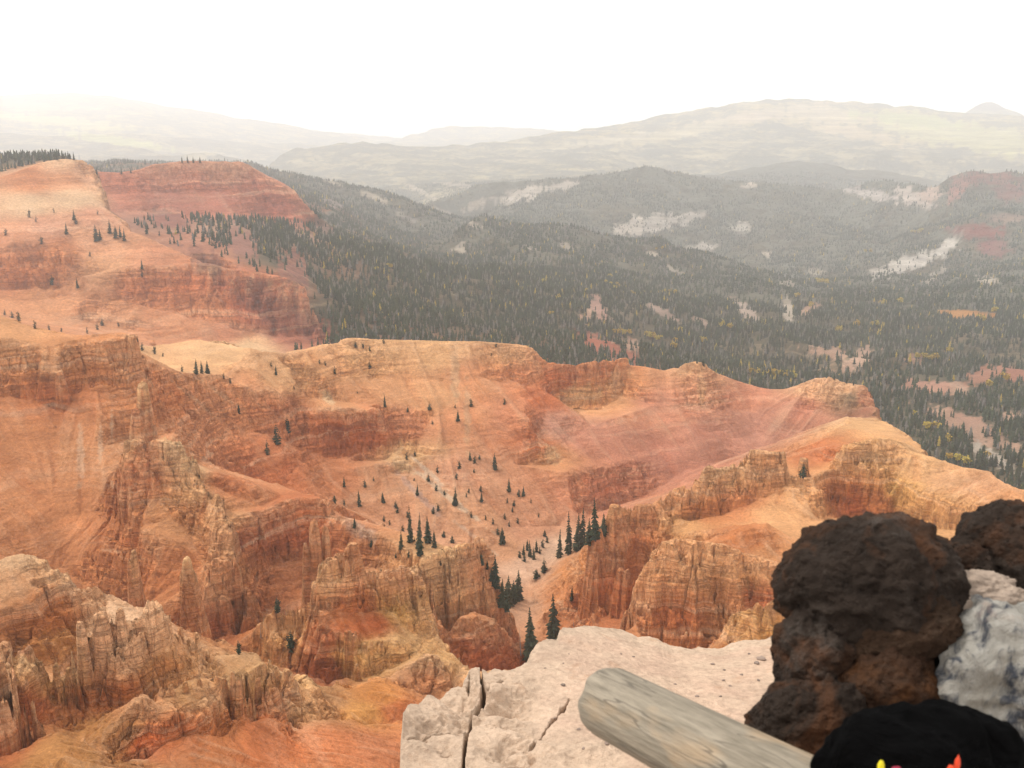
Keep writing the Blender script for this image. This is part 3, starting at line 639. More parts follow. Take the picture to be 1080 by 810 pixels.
# clearings, pale outcrops and washes among the forest: (px, py, half width, half height, slope of the long axis, colour)
TAN, PALE, RED, GOLD, LIME = (206, 166, 138), (206, 190, 168), (190, 112, 84), (206, 150, 84), (192, 184, 130)
PATCH = [
    (640, 366, 30, 9, .35, (186, 112, 84)), (660, 362, 12, 6, .3, TAN), (632, 325, 9, 10, .9, (200, 158, 138)), (618, 335, 6, 8, 0, TAN), (786, 327, 20, 6, .7, (200, 178, 158)), (830, 326, 7, 12, .6, PALE), (855, 326, 11, 5, -.3, TAN), (830, 299, 9, 3, 0, PALE),
    (878, 372, 22, 5, .15, TAN), (905, 380, 16, 10, -.7, (214, 176, 150)), (893, 388, 10, 5, -.4, TAN), (978, 408, 26, 6, .05, (206, 154, 128)), (1012, 410, 8, 6, .2, TAN), (1016, 332, 26, 4, .05, (200, 140, 70)), (860, 287, 9, 3, 0, PALE),
    (1020, 447, 34, 8, .35, (204, 160, 134)), (1035, 462, 14, 8, .5, TAN), (1050, 484, 20, 7, .55, (206, 190, 170)), (1000, 440, 12, 5, .6, TAN), (1040, 395, 18, 8, -.3, (196, 140, 112)), (1072, 395, 12, 8, 0, (190, 130, 104)), (1065, 470, 14, 5, .3, TAN), (965, 380, 12, 5, .1, (180, 140, 112)), (1068, 440, 10, 6, 0, TAN),
    (710, 285, 12, 3, .5, PALE), (690, 268, 8, 2, .3, PALE), (560, 262, 7, 2, .3, PALE), (700, 330, 16, 4, .5, (178, 152, 134)), (740, 340, 10, 4, .5, (176, 150, 130)), (596, 260, 8, 3, .2, PALE),
    (548, 206, 30, 7, -.25, (214, 200, 182)), (595, 196, 14, 4, -.2, (208, 194, 176)), (505, 215, 12, 5, -.3, PALE), (690, 236, 36, 8, -.12, (214, 202, 186)), (664, 240, 14, 8, -.2, (218, 204, 186)), (738, 262, 18, 5, -.15, (210, 198, 182)), (782, 240, 9, 6, 0, (206, 196, 180)), (730, 228, 14, 5, -.2, (204, 192, 176)),
    (808, 268, 5, 4, 0, PALE), (790, 196, 8, 3, 0, PALE), (920, 205, 26, 6, .2, (212, 198, 186)), (962, 208, 20, 7, .35, (216, 198, 182)), (985, 205, 12, 7, -.2, (210, 180, 160)), (1045, 188, 34, 6, .05, (150, 92, 74)), (1068, 203, 16, 9, .1, (140, 92, 78)), (1010, 200, 10, 9, -.6, (180, 120, 102)), (1028, 244, 22, 7, .05, (148, 80, 64)), (1065, 230, 22, 4, 0, (176, 144, 124)), (1075, 200, 10, 6, 0, (150, 90, 74)),
    (958, 278, 34, 7, -.3, (216, 206, 192)), (995, 262, 14, 7, -.7, (220, 210, 196)), (930, 288, 14, 6, -.2, (212, 200, 184)), (985, 292, 10, 5, -.6, (196, 182, 164)), (1040, 296, 8, 5, 0, PALE), (1050, 262, 16, 7, .1, (150, 96, 86)),
    (480, 195, 14, 2, .1, PALE), (440, 200, 14, 2, .5, PALE), (395, 208, 14, 3, .4, PALE), (350, 192, 10, 2, .3, PALE), (500, 237, 10, 3, .3, PALE), (483, 262, 5, 6, 0, PALE), (470, 225, 14, 3, .3, PALE), (430, 230, 12, 3, .4, (170, 160, 146)), (350, 215, 12, 4, .4, (176, 158, 146)),
    (310, 285, 12, 18, .5, (172, 116, 96)), (255, 258, 14, 16, .5, (178, 124, 104)), (215, 275, 16, 14, .6, (182, 124, 100)), (280, 318, 30, 20, .4, (178, 108, 84)), (180, 232, 20, 10, .3, (178, 118, 98)), (330, 345, 16, 14, .4, (174, 108, 88)), (340, 240, 10, 6, .4, (170, 140, 124)),
    (800, 122, 60, 6, -.15, (206, 184, 150)), (880, 122, 60, 7, .1, (206, 186, 146)), (720, 140, 50, 5, -.2, (196, 180, 140)), (1000, 140, 70, 12, .15, LIME), (1060, 150, 40, 12, .1, LIME), (640, 148, 40, 4, -.15, (198, 184, 150)), (900, 140, 40, 6, .2, (202, 180, 140)), (960, 126, 50, 6, .1, (190, 190, 120)),
    (60, 128, 70, 5, .1, (206, 196, 130)), (120, 148, 60, 4, .15, (190, 190, 120)), (30, 112, 30, 4, .1, (196, 180, 140)), (1045, 112, 16, 5, 0, (108, 98, 96)),
]
PATCH1 = [(470, 522, 42, 4, .8, (226, 196, 164)), (452, 498, 20, 4, .9, (226, 196, 166)), (440, 520, 30, 5, 1.0, (208, 168, 146)), (500, 566, 26, 3, .8, (214, 176, 146)), (425, 492, 12, 6, .3, (226, 190, 146)), (480, 390, 5, 40, 0, (226, 180, 136)), (493, 440, 4, 40, .1, (220, 170, 128)),
    (615, 415, 24, 9, .05, (224, 178, 128)), (582, 480, 9, 9, .3, (226, 184, 140)), (650, 402, 8, 10, 0, (220, 170, 126)), (85, 480, 4, 34, -.2, (220, 176, 140)), (118, 450, 2, 16, .1, (226, 190, 156)), (106, 470, 3, 24, -.4, (220, 176, 140)), (380, 560, 18, 9, .5, (206, 170, 150)), (252, 364, 14, 5, .1, (228, 190, 152)), (345, 418, 9, 8, .8, (228, 192, 150)), (740, 410, 5, 18, .4, (214, 166, 124)), (232, 415, 24, 3, .7, (220, 170, 130)), (210, 425, 26, 3, .8, (216, 164, 124))]
def patches1(g, col):
    wob = fbm(g.px / 9, g.py / 6, 4, 121)
    for (x, y, a, b, k, c) in PATCH1:
        c = np.array(srgb(*c)) * 0.62
        rr = math.hypot(*hit(x, y)[:2])
        dx, dy = g.px - x, g.py - y - k * (g.px - x)
        d = np.hypot(dx / a, dy / b) + 0.9 * wob
        m = (1 - sstep(0.55, 1.2, d)) * (np.abs(np.log(g.R / rr)) < 0.1) * 0.8
        col += (c - col) * m[..., None]

def patches(g, col):
    free = np.ones(g.Z.shape, np.float32)
    wob = fbm(g.px / 9, g.py / 4, 4, 120) * 1.1
    rag = fbm(g.X / (g.R * .006), g.Y / (g.R * .006), 3, 125) * 0.9
    for (x, y, a, b, k, c) in PATCH:
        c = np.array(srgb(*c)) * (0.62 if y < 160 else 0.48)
        p = hit(x, y)
        rr = math.hypot(p[0], p[1])
        near = np.abs(np.log(g.R / rr)) < 0.22
        dx, dy = g.px - x, g.py - y - k * (g.px - x)
        d = np.hypot(dx / (a * 1.15), dy / (b * 1.1)) + 0.75 * wob + 0.95 * rag
        m = (1 - sstep(0.7, 1.15, d)) * near
        col += (c - col) * m[..., None]
        free *= 1 - m
    return free

for g in (G1, G2, G3):
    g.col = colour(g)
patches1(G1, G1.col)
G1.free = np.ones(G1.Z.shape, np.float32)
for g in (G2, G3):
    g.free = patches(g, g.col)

# ------------------------------------------------------------------ mesh and material helpers
MATS = {}
def nmat(name, build):
    m = bpy.data.materials.new(name); m.use_nodes = True
    nt = m.node_tree; nt.nodes.clear()
    out = nt.nodes.new('ShaderNodeOutputMaterial')
    b = nt.nodes.new('ShaderNodeBsdfPrincipled')
    nt.links.new(b.outputs[0], out.inputs[0])
    build(NT(nt, b))
    MATS[name] = m
    return m

class NT:
    def __init__(s, nt, b): s.nt, s.b = nt, b
    def n(s, t, **kw):
        x = s.nt.nodes.new('ShaderNode' + t)
        for k, v in kw.items(): setattr(x, k, v)
        return x
    def set(s, sock, v):
        if hasattr(v, 'is_output'): s.nt.links.new(v, sock)
        else: sock.default_value = v
    def pos(s): return s.n('TexCoord').outputs['Object']
    def attr(s, name, kind='Fac'): return s.n('Attribute', attribute_name=name).outputs[kind]
    def vmul(s, v, k):
        x = s.n('VectorMath', operation='MULTIPLY'); s.set(x.inputs[0], v); s.set(x.inputs[1], k); return x.outputs[0]
    def vadd(s, v, k):
        x = s.n('VectorMath', operation='ADD'); s.set(x.inputs[0], v); s.set(x.inputs[1], k); return x.outputs[0]
    def noise(s, v, scale, detail=4, rough=0.55, dist=0.0, col=False):
        x = s.n('TexNoise'); s.set(x.inputs['Vector'], v)
        x.inputs['Scale'].default_value = scale; x.inputs['Detail'].default_value = detail
        x.inputs['Roughness'].default_value = rough; x.inputs['Distortion'].default_value = dist
        return x.outputs['Color' if col else 'Fac']
    def voro(s, v, scale, feature='F1', out='Distance', rand=1.0):
        x = s.n('TexVoronoi', feature=feature); s.set(x.inputs['Vector'], v); x.inputs['Scale'].default_value = scale
        x.inputs['Randomness'].default_value = rand
        return x.outputs[out]
    def math(s, op, a, b=0.0, clamp=False):
        x = s.n('Math', operation=op, use_clamp=clamp); s.set(x.inputs[0], a); s.set(x.inputs[1], b); return x.outputs[0]
    def rng(s, v, a, b, c=0.0, d=1.0, smooth=False):
        x = s.n('MapRange', interpolation_type='SMOOTHSTEP' if smooth else 'LINEAR'); s.set(x.inputs[0], v)
        for i, q in enumerate((a, b, c, d)): s.set(x.inputs[i + 1], q)
        return x.outputs[0]
    def mix(s, f, a, b, mode='MIX'):
        x = s.n('Mix', data_type='RGBA', blend_type=mode); s.set(x.inputs[0], f)
        for i, q in ((6, a), (7, b)):
            if isinstance(q, (tuple, list)): q = tuple(q) + (1.0,) * (4 - len(q))
            s.set(x.inputs[i], q)
        return x.outputs[2]
    def grey(s, f):
        x = s.n('CombineColor'); [s.set(x.inputs[i], f) for i in range(3)]; return x.outputs[0]
    def bump(s, h, strength, dist, prev=None):
        x = s.n('Bump'); s.set(x.inputs['Height'], h); x.inputs['Strength'].default_value = strength; x.inputs['Distance'].default_value = dist
        if prev is not None: s.set(x.inputs['Normal'], prev)
        return x.outputs[0]
    def out(s, col, rough=0.9, normal=None, spec=0.2):
        if isinstance(col, (tuple, list)): col = tuple(col) + (1.0,) * (4 - len(col))
        s.set(s.b.inputs['Base Color'], col); s.set(s.b.inputs['Roughness'], rough)
        s.b.inputs['Specular IOR Level'].default_value = spec
        if normal is not None: s.set(s.b.inputs['Normal'], normal)

def rock_mat(name, unit, fine=True):
    """weathered sedimentary rock; unit scales bedding and grain (1 = near canyon)"""
    def build(t):
        p = t.n('NewGeometry').outputs['Position']
        c = t.attr('col', 'Color'); rock = t.attr('rock'); flow = t.attr('flow')
        warp = t.vadd(p, t.vmul(t.vadd(t.noise(p, 0.05 / unit, 3, col=True), (-.5, -.5, -.5)), (0, 0, 7 * unit)))
        s1 = t.noise(t.vmul(warp, (0.006 / unit, 0.006 / unit, 0.22 / unit)), 1.0, 5, 0.7)
        s2 = t.noise(t.vmul(warp, (0.012 / unit, 0.012 / unit, 0.55 / unit)), 1.0, 4, 0.7)
        st = t.math('ADD', t.math('MULTIPLY', s1, 0.45), t.math('MULTIPLY', s2, 0.55))
        w = t.rng(rock, 0, 1, 0.38, 1.0)
        f = t.rng(st, 0.36, 0.64, 0.74, 1.36)
        f = t.math('ADD', 1.0, t.math('MULTIPLY', t.math('SUBTRACT', f, 1.0), w))
        col = t.mix(1.0, c, t.grey(f), 'MULTIPLY')
        # iron-red beds and cream beds
        red = t.math('MULTIPLY', t.rng(s1, 0.48, 0.38, 0, 0.28), w)
        col = t.mix(red, col, t.mix(1.0, col, (0.95, 0.70, 0.55), 'MULTIPLY'))
        cream = t.math('MULTIPLY', t.rng(s1, 0.54, 0.66, 0, 0.5), w)
        col = t.mix(cream, col, (0.54, 0.375, 0.25))
        cap = t.math('MULTIPLY', t.attr('cap'), t.rng(t.noise(p, 0.35 / unit, 4, 0.6), 0.35, 0.6, 0.25, 1.0))
        col = t.mix(cap, col, (0.58, 0.36, 0.21))
        # vertical wash streaks on faces
        vs = t.noise(t.vmul(p, (0.8 / unit, 0.8 / unit, 0.05 / unit)), 1.0, 4, 0.6)
        col = t.mix(t.math('MULTIPLY', t.rng(vs, 0.44, 0.33, 0, 0.35), rock), col, t.mix(1.0, col, (0.72, 0.58, 0.50), 'MULTIPLY'))
        # washed sediment in the rills
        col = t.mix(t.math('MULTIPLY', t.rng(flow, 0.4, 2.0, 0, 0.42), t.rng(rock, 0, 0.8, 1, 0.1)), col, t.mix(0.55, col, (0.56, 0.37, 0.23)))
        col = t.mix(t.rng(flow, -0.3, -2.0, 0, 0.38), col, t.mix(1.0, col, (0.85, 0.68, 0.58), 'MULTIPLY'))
        m1 = t.noise(p, 0.06 / unit, 5, 0.6)
        m2 = t.noise(p, 0.9 / unit, 6, 0.7)
        f2 = t.math('MULTIPLY', t.rng(m1, 0.3, 0.7, 0.82, 1.16), t.rng(m2, 0.28, 0.72, 0.72, 1.26))
        col = t.mix(1.0, col, t.grey(f2), 'MULTIPLY')
        fine3 = t.noise(p, 3.2 / unit, 3, 0.7)
        col = t.mix(1.0, col, t.grey(t.rng(fine3, 0.3, 0.7, 0.8, 1.2)), 'MULTIPLY')
        jn = t.math('ABSOLUTE', t.math('SUBTRACT', t.noise(t.vmul(p, (0.33 / unit, 0.33 / unit, 0.035 / unit)), 1.0, 4, 0.6), 0.5))
        joint = t.math('MULTIPLY', t.rng(jn, 0.022, 0.006, 0, 1), rock)
        bl = t.math('ABSOLUTE', t.math('SUBTRACT', s2, 0.5))
        part = t.math('MULTIPLY', t.rng(bl, 0.020, 0.005, 0, 1), w)
        col = t.mix(t.math('MULTIPLY', t.math('ADD', joint, t.math('MULTIPLY', part, 0.7)), 0.28, True), col, t.mix(1.0, col, (0.55, 0.42, 0.36), 'MULTIPLY'))
        peb = t.rng(t.noise(p, 2.6 / unit, 2, 0.5), 0.66, 0.74, 0, 0.45)
        col = t.mix(peb, col, t.mix(1.0, col, (0.6, 0.52, 0.5), 'MULTIPLY'))
        h = t.math('ADD', t.math('MULTIPLY', t.math('MULTIPLY', st, rock), 1.6), t.math('ADD', t.math('MULTIPLY', m2, 0.7), t.math('MULTIPLY', t.math('MULTIPLY', vs, rock), 1.2)))
        h = t.math('SUBTRACT', t.math('ADD', h, t.math('MULTIPLY', fine3, 0.35)), t.math('ADD', t.math('MULTIPLY', joint, 0.9), t.math('MULTIPLY', part, 0.6)))
        col = t.mix(t.math('MULTIPLY', rock, 0.8), col, t.mix(1.0, col, (1.2, 1.14, 1.05), 'MULTIPLY'))
        nb = t.bump(h, 0.8, 1.0 * unit)
        t.out(col, 0.95, nb, 0.1)
    return nmat(name, build)

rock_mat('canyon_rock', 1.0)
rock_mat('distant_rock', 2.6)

def b_far(t):
    p = t.n('NewGeometry').outputs['Position']
    c = t.attr('col', 'Color'); free = t.attr('free')
    a = t.noise(p, 0.0035, 8, 0.68); b = t.noise(p, 0.02, 5, 0.65)
    wood = t.math('MULTIPLY', t.rng(t.math('ADD', t.math('MULTIPLY', a, 0.55), t.math('MULTIPLY', b, 0.45)), 0.44, 0.52), t.rng(free, 0.4, 1.0, 0.3, 0.95))
    wz = t.vadd(p, t.vmul(t.vadd(t.noise(p, 0.012, 3, col=True), (-.5, -.5, -.5)), (0, 0, 24)))
    bed = t.noise(t.vmul(wz, (0.0015, 0.0015, 0.06)), 1.0, 5, 0.7)
    col = t.mix(1.0, c, t.grey(t.math('MULTIPLY', t.rng(b, 0.3, 0.7, 0.68, 1.28), t.rng(bed, 0.36, 0.64, 0.68, 1.25))), 'MULTIPLY')
    col = t.mix(wood, col, t.mix(t.noise(p, 0.05, 3), (0.040, 0.048, 0.034), (0.15, 0.138, 0.10)))
    t.out(col, 1.0, t.bump(t.math('ADD', b, t.math('MULTIPLY', a, 2.0)), 0.8, 16.0), 0.0)
nmat('far_slope', b_far)

def link(o, parent=None, **props):
    COL.objects.link(o)
    if parent is not None: o.parent = parent
    for k, v in props.items():
        if v: o[k] = v
    return o

def grid_mesh(name, g, mat, faces_mask=None, extra=('rock', 'flow', 'cap'), origin=(0, 0, 0)):
    H, W = g.Z.shape
    idx = np.arange(H * W, dtype=np.int32).reshape(H, W)
    q = np.stack([idx[:-1, :-1], idx[:-1, 1:], idx[1:, 1:], idx[1:, :-1]], -1)
    q = q[faces_mask] if faces_mask is not None else q.reshape(-1, 4)
    # a sheet seen from inside: wind so that normals look up
    used, inv = np.unique(q, return_inverse=True)
    q = inv.reshape(-1, 4).astype(np.int32)
    co = np.stack([g.X.ravel()[used], g.Y.ravel()[used], g.Z.ravel()[used]], -1).astype(np.float32) - np.array(origin, np.float32)
    me = bpy.data.meshes.new(name)
    me.vertices.add(len(co)); me.vertices.foreach_set('co', co.ravel())
    me.loops.add(q.size); me.loops.foreach_set('vertex_index', q.ravel())
    me.polygons.add(len(q)); me.polygons.foreach_set('loop_start', np.arange(0, q.size, 4, dtype=np.int32))
    me.polygons.foreach_set('use_smooth', np.ones(len(q), bool))
    me.update(calc_edges=True)
    a = me.attributes.new('col', 'FLOAT_COLOR', 'POINT')
    cc = np.ones((len(used), 4), np.float32); cc[:, :3] = g.col.reshape(-1, 3)[used]
    a.data.foreach_set('color', cc.ravel())
    src = {'cap': getattr(g, 'cap', None), 'rock': g.M, 'flow': getattr(g, 'flow', None), 'free': g.free}
    for e in extra:
        a = me.attributes.new(e, 'FLOAT', 'POINT')
        a.data.foreach_set('value', src[e].ravel()[used].astype(np.float32))
    if faces_mask is not None:
        me.normals_split_custom_set_from_vertices(g.N.reshape(-1, 3)[used].astype(np.float32))
    me.materials.append(MATS[mat])
    o = bpy.data.objects.new(name, me); o.location = origin
    return o

# formations that read as objects of their own: (id, name, category, label, outline in measured px/py, r range)
FORM = [
    (1, 'rock_pinnacle', 'rock pinnacle', 'slim red pinnacle with pale cap standing on a square block above the white-crested fin', None, None),
    (2, 'rock_spire', 'rock spire', 'thin pale-topped rock spire in the bowl left of the cracked orange hoodoo', None, None),
    (3, 'hoodoo', 'hoodoo', 'smooth orange hoodoo with a dark vertical crack and small pale caprock', None, None),
    (4, 'rock_spire', 'rock spire', 'pair of tall narrow orange spires in front of the red middle cliff', None, None),
    (6, 'hoodoo', 'hoodoo', 'broad pale cream hoodoo cluster with rounded tops in front of the banded knob', None, None),
    (7, 'hoodoo', 'hoodoo', 'row of short cream pinnacles below the banded knob at the picture edge', None, None),
    (8, 'rock_wall', 'rock wall', 'low serrated row of yellowish pinnacles beside the cream hoodoo cluster', None, None),
    (9, 'rock_spire', 'rock spire', 'small red and white spire at the end of the yellow fluted wall', None, None),
    (5, 'rock_fin', 'rock fin', 'castle-like fluted orange fin with a pointed pinnacle rising from its top', [(330, 600), (345, 580), (362, 565), (384, 568), (440, 600), (452, 628), (446, 668), (362, 662), (358, 724), (326, 724)], (280, 322)),
    (10, 'rock_fin', 'rock fin', 'long white-crested fin descending from the block under the slim pinnacle', [(122, 455), (180, 450), (215, 485), (250, 545), (262, 605), (258, 672), (236, 672), (218, 606), (184, 556), (176, 524), (124, 518)], (328, 425)),
    (11, 'rock_outcrop', 'rock outcrop', 'horizontally banded red knob with a greenish cream top', [(0, 575), (45, 574), (112, 618), (114, 645), (90, 700), (0, 690)], (244, 292)),
    (12, 'rock_fin', 'rock fin', 'flat-topped fluted cliff fin with pale top above the white limestone ledge', [(668, 660), (672, 604), (695, 562), (770, 566), (836, 590), (836, 660), (775, 690), (690, 684)], (330, 372)),
    (13, 'rock_fin', 'rock fin', 'layered orange cliff fin next to the tall spruces on the tan slope', [(618, 570), (640, 535), (660, 524), (702, 518), (712, 560), (690, 572), (672, 610), (668, 690), (620, 650)], (384, 452)),
    (14, 'rock_fin', 'rock fin', 'upper fluted fin with cream top between purple slope and orange slope', [(702, 520), (735, 484), (785, 464), (838, 470), (848, 500), (812, 524), (760, 550), (714, 548)], (418, 475)),
    (15, 'rock_fin', 'rock fin', 'pale tent-shaped ridge with one red flank beside the tree-lined wash', [(438, 592), (460, 572), (497, 556), (512, 566), (530, 612), (524, 645), (470, 680), (452, 640)], (330, 385)),
]
for ident, nm, cat, lab, poly, rr in FORM:
    if poly is None: continue
    inside = np.zeros(G1.Z.shape, bool)
    n = len(poly)
    x, y = G1.px, G1.py
    for a in range(n):
        (x0, y0), (x1, y1) = poly[a], poly[(a + 1) % n]
        if y0 == y1: continue
        c = ((y0 > y) != (y1 > y)) & (x < (x1 - x0) * (y - y0) / (y1 - y0) + x0)
        inside ^= c
    inside &= (G1.R > rr[0]) & (G1.R < rr[1])
    G1.tag[inside & (G1.tag == 0)] = ident
ft = np.maximum(np.maximum(G1.tag[:-1, :-1], G1.tag[1:, 1:]), 0)
ids = [f[0] for f in FORM]
ft[~np.isin(ft, ids)] = 0
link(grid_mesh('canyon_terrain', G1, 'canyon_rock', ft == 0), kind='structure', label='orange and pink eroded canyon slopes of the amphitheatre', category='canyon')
for ident, nm, cat, lab, poly, rr in FORM:
    m = ft == ident
    if not m.any(): continue
    ii, jj = np.nonzero(m)
    org = (float(G1.X[ii, jj].mean()), float(G1.Y[ii, jj].mean()), float(G1.Z[ii, jj].min()))
    link(grid_mesh(nm, G1, 'canyon_rock', m, origin=org), label=lab, category=cat)
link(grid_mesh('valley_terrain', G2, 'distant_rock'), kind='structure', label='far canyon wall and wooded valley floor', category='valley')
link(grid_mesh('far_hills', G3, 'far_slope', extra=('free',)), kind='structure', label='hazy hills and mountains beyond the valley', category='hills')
# ------------------------------------------------------------------ trees
def b_needle(t):
    p = t.n('NewGeometry').outputs['Position']
    oi = t.n('ObjectInfo').outputs['Random']
    c = t.mix(oi, (0.016, 0.028, 0.017), (0.042, 0.05, 0.03))
    c = t.mix(t.rng(t.noise(p, 1.3, 3), 0.4, 0.7), c, t.mix(0.6, c, (0.07, 0.075, 0.042)))
    t.out(c, 0.9, None, 0.1)
nmat('needles', b_needle)
def b_bark(t):
    p = t.n('NewGeometry').outputs['Position']
    t.out(t.mix(t.noise(t.vmul(p, (6, 6, 1)), 1.0, 3), (0.06, 0.05, 0.042), (0.16, 0.14, 0.125)), 0.95, None, 0.1)
nmat('bark', b_bark)
def b_grey(t):
    p = t.n('NewGeometry').outputs['Position']
    t.out(t.mix(t.noise(t.vmul(p, (6, 6, 1)), 1.0, 3), (0.16, 0.145, 0.13), (0.34, 0.32, 0.30)), 0.95, None, 0.1)
nmat('dead_wood', b_grey)
def b_aspen(t):
    oi = t.n('ObjectInfo').outputs['Random']
    p = t.n('NewGeometry').outputs['Position']
    c = t.mix(oi, (0.44, 0.26, 0.03), (0.46, 0.36, 0.06))
    c = t.mix(t.noise(p, 0.8, 2), c, t.mix(0.5, c, (0.14, 0.13, 0.03)))
    t.out(c, 0.9, None, 0.1)
nmat('aspen_leaves', b_aspen)
def b_forest(t):
    c = t.attr('tint', 'Color')
    p = t.n('NewGeometry').outputs['Position']
    t.out(t.mix(t.rng(t.noise(p, 0.5, 2), 0.35, 0.7), c, t.mix(0.4, c, (0.08, 0.08, 0.045))), 0.95, None, 0.05)
nmat('forest_needles', b_forest)

def mesh_of(name, V, Fc, mat, smooth=False):
    me = bpy.data.meshes.new(name)
    me.from_pydata([tuple(v) for v in V], [], Fc)
    me.materials.append(MATS[mat])
    if smooth:
        me.polygons.foreach_set('use_smooth', np.ones(len(me.polygons), bool))
    me.update()
    return me

def trunk_geo(h, r, bend, rnd, sides=7, rings=7):
    V, Fc = [], []
    for k in range(rings):
        t = k / (rings - 1)
        for s in range(sides):
            a = 2 * math.pi * s / sides
            rr = r * (1 - 0.92 * t) * (1 + 0.5 * max(0, 0.12 - t) / 0.12)
            V.append((math.cos(a) * rr + bend * t * t, math.sin(a) * rr, h * t - 0.04 * h * (k == 0)))
    for k in range(rings - 1):
        for s in range(sides):
            Fc.append((k * sides + s, k * sides + (s + 1) % sides, (k + 1) * sides + (s + 1) % sides, (k + 1) * sides + s))
    return V, Fc

def spruce_crown(rnd, levels=17, base=0.07, width=0.15, per=10, droop=0.35, gap=0.12):
    V, Fc = [], []
    for k in range(levels):
        t = k / (levels - 1)
        z = base + (1 - base) * (t ** 0.92)
        R = width * (1 - t) ** 0.85 * rnd.uniform(0.78, 1.18) + 0.012
        n = max(4, int(per * (1 - 0.45 * t)))
        off = rnd.uniform(0, 6.28)
        for j in range(n):
            if rnd.random() < gap: continue
            a = off + 2 * math.pi * j / n + rnd.uniform(-.25, .25)
            rr = R * rnd.uniform(0.6, 1.15)
            dz = rr * droop * rnd.uniform(0.6, 1.5)
            ca, sa = math.cos(a), math.sin(a)
            wd = rr * rnd.uniform(0.24, 0.4) + 0.008
            z0 = z + rnd.uniform(-.012, .012)
            i = len(V)
            V += [(0, 0, z0 + 0.03), (ca * rr * .55 - sa * wd, sa * rr * .55 + ca * wd, z0 - dz * .6), (ca * rr, sa * rr, z0 - dz * .75), (ca * rr * .55 + sa * wd, sa * rr * .55 - ca * wd, z0 - dz * .6), (ca * rr * .6, sa * rr * .6, z0 - dz * .1 + 0.012)]
            Fc += [(i, i + 1, i + 4), (i + 1, i + 2, i + 4), (i + 2, i + 3, i + 4), (i + 3, i, i + 4)]
    i = len(V)
    V += [(0, 0, 1.03), (.008, 0, .95), (-.005, .007, .95), (-.005, -.007, .95)]
    Fc += [(i, i + 1, i + 2), (i, i + 2, i + 3), (i, i + 3, i + 1)]
    return V, Fc

def leaf_crown(rnd, n=170, rx=0.34, z0=0.22, z1=1.0, leaf=0.085):
    V, Fc = [], []
    cl = [(rnd.gauss(0, rx * .45), rnd.gauss(0, rx * .45), rnd.uniform(z0 + .12, z1 - .12), rnd.uniform(.10, .2)) for _ in range(9)]
    for _ in range(n):
        c = rnd.choice(cl)
        a, b = rnd.uniform(0, 6.28), math.acos(rnd.uniform(-1, 1))
        rr = c[3] * rnd.uniform(0.6, 1.15)
        p = Vector((c[0] + rr * math.sin(b) * math.cos(a), c[1] + rr * math.sin(b) * math.sin(a), c[2] + rr * math.cos(b)))
        q = Vector((rnd.gauss(0, 1), rnd.gauss(0, 1), rnd.gauss(0, 1))).normalized()
        w = q.orthogonal().normalized(); u = q.cross(w)
        s = leaf * rnd.uniform(.6, 1.3)
        i = len(V)
        V += [p + w * s, p + u * s * .8, p - w * s, p - u * s * .8]
        Fc.append((i, i + 1, i + 2, i + 3))
    return V, Fc

PROTO = {'spruce': [], 'shrubby': [], 'aspen': [], 'snag': []}
for k in range(5):
    r = random.Random(50 + k)
    tg = trunk_geo(0.93, 0.018, r.uniform(-.02, .02), r)
    cg = spruce_crown(r, width=r.uniform(.15, .20), per=12)
    PROTO['spruce'].append((mesh_of('spruce_trunk', *tg, 'bark', True), mesh_of('spruce_crown', *cg, 'needles')))
for k in range(4):
    r = random.Random(80 + k)
    tg = trunk_geo(0.8, 0.05, r.uniform(-.04, .04), r)
    cg = spruce_crown(r, levels=10, base=0.05, width=r.uniform(.26, .34), per=12, droop=0.12, gap=0.2)
    lg = leaf_crown(r, 70, 0.2, 0.0, 0.9, 0.055); no = len(cg[0])
    cg = (cg[0] + lg[0], cg[1] + [tuple(i + no for i in f) for f in lg[1]])
    PROTO['shrubby'].append((mesh_of('pine_trunk', *tg, 'bark', True), mesh_of('pine_crown', *cg, 'needles')))
for k in range(3):
    r = random.Random(110 + k)
    tg = trunk_geo(0.75, 0.014, r.uniform(-.05, .05), r)
    cg = leaf_crown(r, 130, 0.24, 0.25, 1.0, 0.08)
    PROTO['aspen'].append((mesh_of('aspen_trunk', *tg, 'dead_wood', True), mesh_of('aspen_crown', *cg, 'aspen_leaves')))
for k in range(2):
    r = random.Random(140 + k)
    V, Fc = trunk_geo(1.0, 0.02, r.uniform(-.04, .04), r)
    for b in range(9):
        z, a, ln = r.uniform(.3, .9), r.uniform(0, 6.28), r.uniform(.05, .13)
        i = len(V)
        V += [(0, 0, z - .008), (0, 0, z + .008), (math.cos(a) * ln, math.sin(a) * ln, z + .02), (.006, .006, z)]
        Fc += [(i, i + 1, i + 2), (i, i + 3, i + 2), (i + 1, i + 3, i + 2)]
    PROTO['snag'].append((mesh_of('snag_trunk', V, Fc, 'dead_wood'), None))
JOINED = {}
def single(kind, v):
    """trunk and crown in one mesh, for trees too small to show their parts"""
    if (kind, v) not in JOINED:
        tm, cm = PROTO[kind][v]
        V = [x.co.copy() for x in tm.vertices]; Fc = [tuple(p.vertices) for p in tm.polygons]; nt_ = len(Fc)
        if cm:
            o = len(V)
            V += [x.co.copy() for x in cm.vertices]; Fc += [tuple(i + o for i in p.vertices) for p in cm.polygons]
        me = mesh_of('tree', V, Fc, 'bark' if kind != 'snag' else 'dead_wood')
        if cm:
            me.materials.append(cm.materials[0])
            me.polygons.foreach_set('material_index', np.array([0] * nt_ + [1] * (len(Fc) - nt_), np.int32))
        JOINED[(kind, v)] = me
    return JOINED[(kind, v)]

